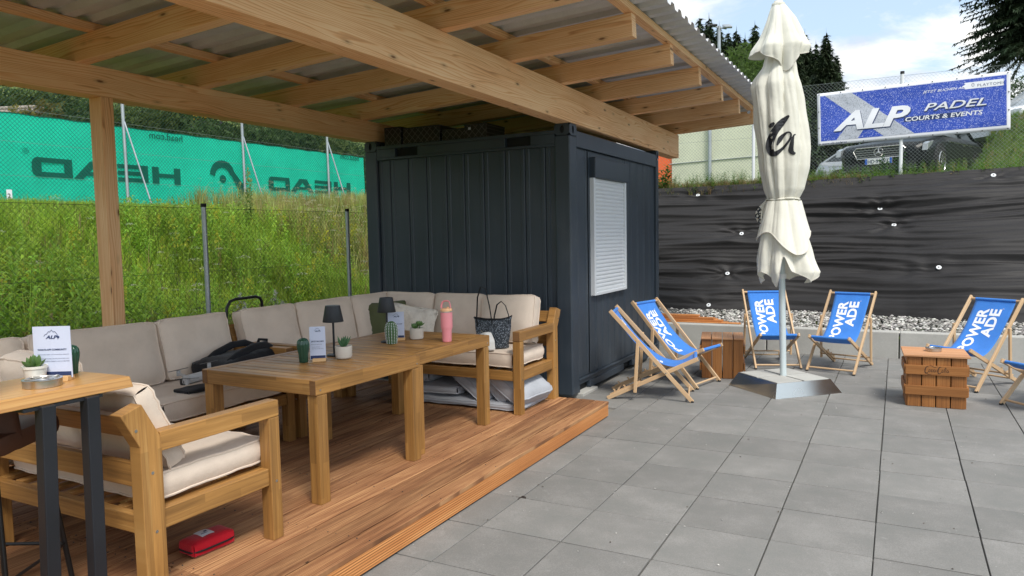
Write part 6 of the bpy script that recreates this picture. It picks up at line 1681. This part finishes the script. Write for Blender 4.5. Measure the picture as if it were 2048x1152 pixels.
for p_, l in (((-5.15, 2.95), 'clump of thistle with fluffy white seed heads in the weeds near the container'), ((-5.3, 2.45), 'smaller white headed thistle left of the larger one in the weeds')):
    single('thistle', l, 'plant', [tmpl_stalk(26, .3, .03, 81, 60), tmpl_stalk(26, .3, .03, 82, 60)], [(p_[0], p_[1], 0), (p_[0]+.1, p_[1]+.07, 0)], [.95, .85], (.07, .12, .035), (.62, .60, .52))
for p_, l in (((1.95, 10.75), 'leafy weed clump by the white post below the banner'), ((-2.1, 10.25), 'leafy weed clump before the pale wall')):
    single('weed_clump', l, 'plant', [tmpl_stalk(30, .5, .07, 90+i) for i in range(5)], [(p_[0]+.16*math.cos(i*1.3), p_[1]+.12*math.sin(i*1.3), 0) for i in range(5)], [.5, .42, .46, .38, .44], (.06, .14, .03), None, .9)

# trees ------------------------------------------------------------------
def conifer(h, rad, nb, K, seed, tw=.6, start=.04, col=(.020, .036, .018), power=.9, jit=.12):
    q = np.random.RandomState(seed); vs, cs = [], []
    Z_ = np.array([0, 0, 1.0])
    for i in range(nb):
        u = start+(1-start)*(1-(1-(i+q.uniform())/nb)**.62); u = min(u, .995); z = u*h
        a = i*2.39996+q.uniform(-.4, .4); R_ = (rad*(1-u)**power+.015*h*(1-u))*q.uniform(.62, 1.12)
        d = np.array([math.cos(a), math.sin(a), 0]); sd = np.array([-d[1], d[0], 0]); slope = -.30+.75*u*u+q.uniform(-.12, .12)
        tone = np.array(col)*q.uniform(.6, 1.5)*np.array([1+.3*q.uniform(), 1, 1])
        for k in range(K):
            s0 = .12+.88*(k+q.uniform())/K; c = Z_*(z+slope*R_*s0-.16*R_*s0*s0+.10*R_*s0**4)+d*R_*s0
            L_ = tw*(.45+.75*(1-s0))*min(1, .35+R_/rad)*q.uniform(.6, 1.2); wd = L_*.22
            for sg in (-1, 1, 0):
                if sg: e = c+sd*sg*L_*.85+d*L_*q.uniform(.1, .8)-Z_*L_*q.uniform(.15, .6)
                else: e = c+d*L_*.5-Z_*L_*q.uniform(.4, .9)
                e = e+q.normal(0, jit*L_, 3); o_ = d*wd if sg else sd*wd
                vs.append((c-o_, c+o_*1.2, e)); cs.append(tone*q.uniform(.7, 1.3))
    # leader
    vs.append((np.array([-.05, 0, h*.97]), np.array([.05, 0, h*.97]), np.array([0, 0, h*1.03]))); cs.append(np.array(col))
    v = np.array(vs).reshape(-1, 3); return v, np.arange(len(v)).reshape(-1, 3), np.repeat(np.array(cs), 3, 0)
def broadleaf(h, rad, n, seed, col, zb=.25, leaf=.10, lumps=14, squash=1.0):
    q = np.random.RandomState(seed); L = []
    for i in range(lumps):
        a = q.uniform(0, 6.28); u = q.uniform(zb, 1); rr = rad*math.sin(math.pi*min(.97, max(.12, (u-zb)/(1.02-zb))))**.6*q.uniform(.25, .85); L.append((np.array([math.cos(a)*rr, math.sin(a)*rr, u*h*squash]), rad*q.uniform(.24, .46)))
    vs = np.zeros((n, 3, 3)); cs = np.zeros((n, 3, 3))
    k = q.randint(0, lumps, n); C_ = np.array([L[i][0] for i in k]); r_ = np.array([L[i][1] for i in k])
    d = q.normal(size=(n, 3)); d /= np.linalg.norm(d, axis=1)[:, None]; p = C_+d*(r_*q.uniform(.55, 1.05, n)**.6)[:, None]
    e = q.normal(size=(n, 2, 3)); e /= np.linalg.norm(e, axis=2)[:, :, None]; s = leaf*q.uniform(.6, 1.4, (n, 1))
    vs[:, 0] = p; vs[:, 1] = p+e[:, 0]*s; vs[:, 2] = p+e[:, 1]*s
    tone = np.array([q.uniform(.75, 1.25) for _ in L])[k][:, None]*q.uniform(.65, 1.4, (n, 1)); cs[:] = (np.array(col)[None]*tone)[:, None, :]
    return vs.reshape(-1, 3), np.arange(n*3).reshape(-1, 3), cs.reshape(-1, 3)
def trunk(h, r_, seed, limbs=0):
    q = random.Random(seed); b = MB(); b.tube([(q.uniform(-.03, .03)*h*k/6*.5, q.uniform(-.03, .03)*h*k/6*.5, h*k/6-.2) for k in range(7)], [r_*(1-.8*k/6) for k in range(7)], 8)
    for i in range(limbs):
        a = q.uniform(0, 6.28); z = h*q.uniform(.3, .7); l = h*q.uniform(.2, .35); b.tube([(0, 0, z), (math.cos(a)*l*.5, math.sin(a)*l*.5, z+l*.45), (math.cos(a)*l*.8, math.sin(a)*l*.8, z+l)], [r_*.4, r_*.22, r_*.08], 6)
    return b
TREES = {}
def tree(name, key, geo_, loc, sc, rz, label, group, th, tr_, m='needle', limbs=0):
    t = empty(name, loc, rz, label, 'tree', group); t.scale = (sc, sc, sc)
    if key not in TREES:
        c = np_obj('crown', *geo_()[:2], m, geo_()[2], parent=t); tk_ = trunk(th, tr_, 3, limbs).build('trunk', 'bark', t, smooth=60); TREES[key] = (c, tk_)
    else:
        share(TREES[key][0], 'crown', t); share(TREES[key][1], 'trunk', t)
    return t
def at_px(px_, dist):
    """ground position below a photo column at a horizontal distance"""
    o, d = ray_px(px_, 460); h_ = Vector((d.x, d.y)).normalized(); x, y = CX+h_.x*dist, CY+h_.y*dist; return x, y, float(ground_z(x, y))
def z_px(py_, dist, px_):
    o, d = ray_px(px_, py_); return CZ+d.z/math.hypot(d.x, d.y)*dist
def spruce(px_, top_py, dist, key, label, group='dark spruces beyond the fence', name='spruce_tree', h0=16.0):
    x, y, z = at_px(px_, dist); zt = z_px(top_py, dist, px_); s = (zt-z)/h0; z_ = z
    return tree(name, 'sp%d' % key, lambda: conifer(16, 3.9, 640, 11, 100+key, 1.15, jit=.25, col=(.036, .062, .029)), (x, y, z_), s, key*1.7+px_, label, group, 15, .22)
ORD = ['first', 'second', 'third', 'fourth', 'fifth', 'sixth', 'seventh', 'eighth', 'ninth', 'tenth', 'eleventh', 'twelfth', 'thirteenth']
for i, (px_, ty, di, k) in enumerate(((1385, 52, 64, 2), (1400, 36, 62, 0), (1418, 34, 58, 1), (1438, 50, 60, 2), (1456, 66, 64, 0), (1472, 60, 59, 1), (1489, 74, 63, 2), (1508, 50, 58, 0), (1530, 60, 62, 1), (1556, 56, 60, 2), (1582, 72, 62, 0), (1612, 84, 66, 1), (1640, 100, 68, 2))):
    spruce(px_, ty, di, k, ORD[i]+' dark spruce from the left in the row above the metal roof edge', 'spruces above the roof edge')
for i, (px_, ty, di, k, l) in enumerate(((1606, 66, 44, 1, 'tall dark spruce close behind the parasol, right of its top'), (1648, 66, 40, 2, 'tallest dark spruce just left of the banner'), (1628, 88, 43, 0, 'dark spruce between the two tallest left of the banner'), (1668, 108, 42, 1, 'dark spruce at the right of the group left of the banner'), (1594, 104, 38, 2, 'shorter dark spruce half hidden by the parasol canopy'))):
    spruce(px_, ty, di, k, l)
# big spruce at the right
x, y, z = at_px(2056, 24)
bs_ = empty('spruce_tree', (x, y, z), 0, 'big dark spruce cut off by the right edge, above the banner', 'tree', 'dark spruces beyond the fence')
v, f, c = conifer(13.5, 1.9, 900, 46, 55, .21, start=.17, col=(.036, .062, .032), power=.8, jit=.38); np_obj('crown', v, f, 'needle', c, parent=bs_); trunk(11, .20, 6).build('trunk', 'bark', bs_, smooth=60)
# broadleaf trees
def leafy(px_, top_py, dist, key, col, label, h0=8.0, rad=3.0, n=9000, leaf=.16, group=None, name='leafy_tree', lump=16, zb=.2, wide=1.0):
    x, y, z = at_px(px_, dist); zt = z_px(top_py, dist, px_); s = (zt-z)/h0
    return tree(name, key, lambda: broadleaf(h0*.95, rad, n, sum(map(ord, key)), col, zb, leaf, lump), (x, y, z), s, px_, label, group, h0*.75, .16, 'leaf', 6)
leafy(1440, 104, 30, 'lf1', (.075, .125, .028), 'bright green leafy tree right under the spruces at the roof edge', rad=3.4)
leafy(1488, 112, 31, 'lf1', (.075, .125, .028), 'bright green leafy tree touching the parasol top at its left', rad=3.4)
leafy(1530, 130, 33, 'lf2', (.055, .10, .025), 'darker leafy tree behind the parasol canopy', rad=3.2)
leafy(1752, 146, 26, 'lf3', (.075, .12, .04), 'loose pale leafy tree peeping over the banner', n=2600, leaf=.13, rad=2.7, lump=20)
leafy(2030, 170, 34, 'lf2', (.055, .10, .025), 'leafy tree behind the big spruce trunk at the right edge', rad=3.2)
# hillside behind the court: shrubs and trees, each its own
hs = random.Random(9)
hsn = {}
kinds = [('hs1', (.085, .12, .030), 'olive green shrub on the hillside beyond the court', 'shrubs on the hillside'), ('hs2', (.055, .095, .028), 'dark green shrub on the hillside beyond the court', 'shrubs on the hillside'), ('hs3', (.15, .135, .030), 'yellowish shrub on the hillside beyond the court', 'shrubs on the hillside')]
for px_, py_, di, k, s_ in ((40, 205, 52, 1, 1), (75, 190, 50, 0, 1.2), (105, 182, 54, 1, 1.3), (130, 215, 46, 2, .8), (150, 190, 50, 0, 1.1), (172, 210, 44, 1, 1), (262, 205, 46, 1, 1.1), (290, 222, 44, 0, 1), (318, 215, 46, 1, 1.2), (345, 225, 48, 0, 1), (440, 262, 40, 1, .9), (465, 238, 42, 1, 1.1), (490, 252, 46, 0, 1),
                        (548, 268, 42, 1, 1), (575, 258, 44, 1, 1.3), (600, 262, 46, 1, 1.2), (640, 268, 45, 1, 1.2), (668, 275, 44, 0, 1), (690, 280, 46, 1, 1.3), (715, 285, 48, 1, 1.2), (15, 185, 58, 1, 1.2), (-20, 200, 52, 0, 1.2), (380, 215, 60, 1, 1.4), (520, 240, 60, 1, 1.2), (620, 235, 62, 1, 1.4)):
    key, col, l, g = kinds[k]; x, y, z = at_px(px_, di)
    zone = 'left of the canopy post' if px_ < 178 else 'right of the canopy post, above the near mirrored lettering' if px_ < 400 else 'above the arch emblem' if px_ < 520 else 'above the right end of the windscreen'
    zone = 'left of the post' if px_ < 178 else 'above the near dark lettering' if px_ < 400 else 'above the arch emblem' if px_ < 520 else 'above the far lettering'
    hsn[zone] = hsn.get(zone, 0)+1
    l = l.replace(' on the hillside beyond the court', '')+', '+ORD[hsn[zone]-1]+' of those '+zone+' on the hillside'; zt = z_px(py_, di, px_); s = max(.25, (zt-z)/5.0)
    tree('hill_shrub', key, lambda key=key, col=col: broadleaf(5, 2.6, 3600, sum(map(ord, key)), col, .08, .20, 16), (x, y, z), s, px_, l, g, 3, .10, 'leaf', 3)
# logs, digger
lx, ly, lz = at_px(25, 47); zt = z_px(213, 47, 25)
lp_ = empty('log_pile', (lx, ly, zt-.5), R(20), 'pile of pale logs on the hillside at the left edge', 'log pile')
for k in range(9):
    b = MB(); yy = (k % 5)*.22-.4+(.11 if k > 4 else 0); zz_ = .12+(.2 if k > 4 else 0); b.tube([(-2, yy, zz_), (2, yy+.1, zz_)], .11, 10); b.build('log', 'log', lp_)
dx_, dy_, dz_ = at_px(424, 50); dz_ = z_px(262, 50, 424)
dg_ = empty('excavator', (dx_, dy_, dz_), R(-20), 'small yellow excavator on the hillside beyond the court', 'excavator')
b = MB(); b.box((0, 0, .95), (1.7, 1.1, .6)); b.build('body', 'yellow_paint', dg_, bevel=.08)
b = MB(); b.box((-.25, -.1, 1.75), (.95, .9, 1.1)); b.build('cab', 'dark_plastic', dg_, bevel=.08)
b = MB(); b.tube([(.7, 0, 1.1), (1.6, 0, 2.4), (2.5, 0, 2.0), (2.7, 0, .9)], [.16, .14, .12, .1], 8); b.build('boom', 'yellow_paint', dg_)
b = MB(); b.box((2.6, 0, .7), (.5, .6, .45)); b.build('bucket', 'dark_plastic', dg_, bevel=.05)
for sy in (-1, 1): b = MB(); b.box((0, sy*.55, .3), (2.0, .32, .55)); b.build('track', 'rubber', dg_, bevel=.15)
# floodlight mast
x, y, z = at_px(1438, 40); zt = z_px(52, 40, 1438)
fm = empty('floodlight_mast', (x, y, z), YAW, 'pale steel floodlight mast with twin lamps before the spruces', 'floodlight mast')
b = MB(); b.tube([(0, 0, 0), (0, 0, zt-z)], [.11, .075], 10); b.build('pole', 'galv', fm)
b = MB(); b.beam((-.35, 0, zt-z), (.38, 0, zt-z-.15), .07, .06); b.build('crossbar', 'galv', fm)
for sx in (-1, 1): b = MB(); b.beam((sx*.38, .12, zt-z+.06), (sx*.38, -.35, zt-z-.05+(.0 if sx < 0 else -.12)), .40, .12); b.build('lamp_head', 'dark_plastic' if sx < 0 else 'galv', fm, bevel=.03)
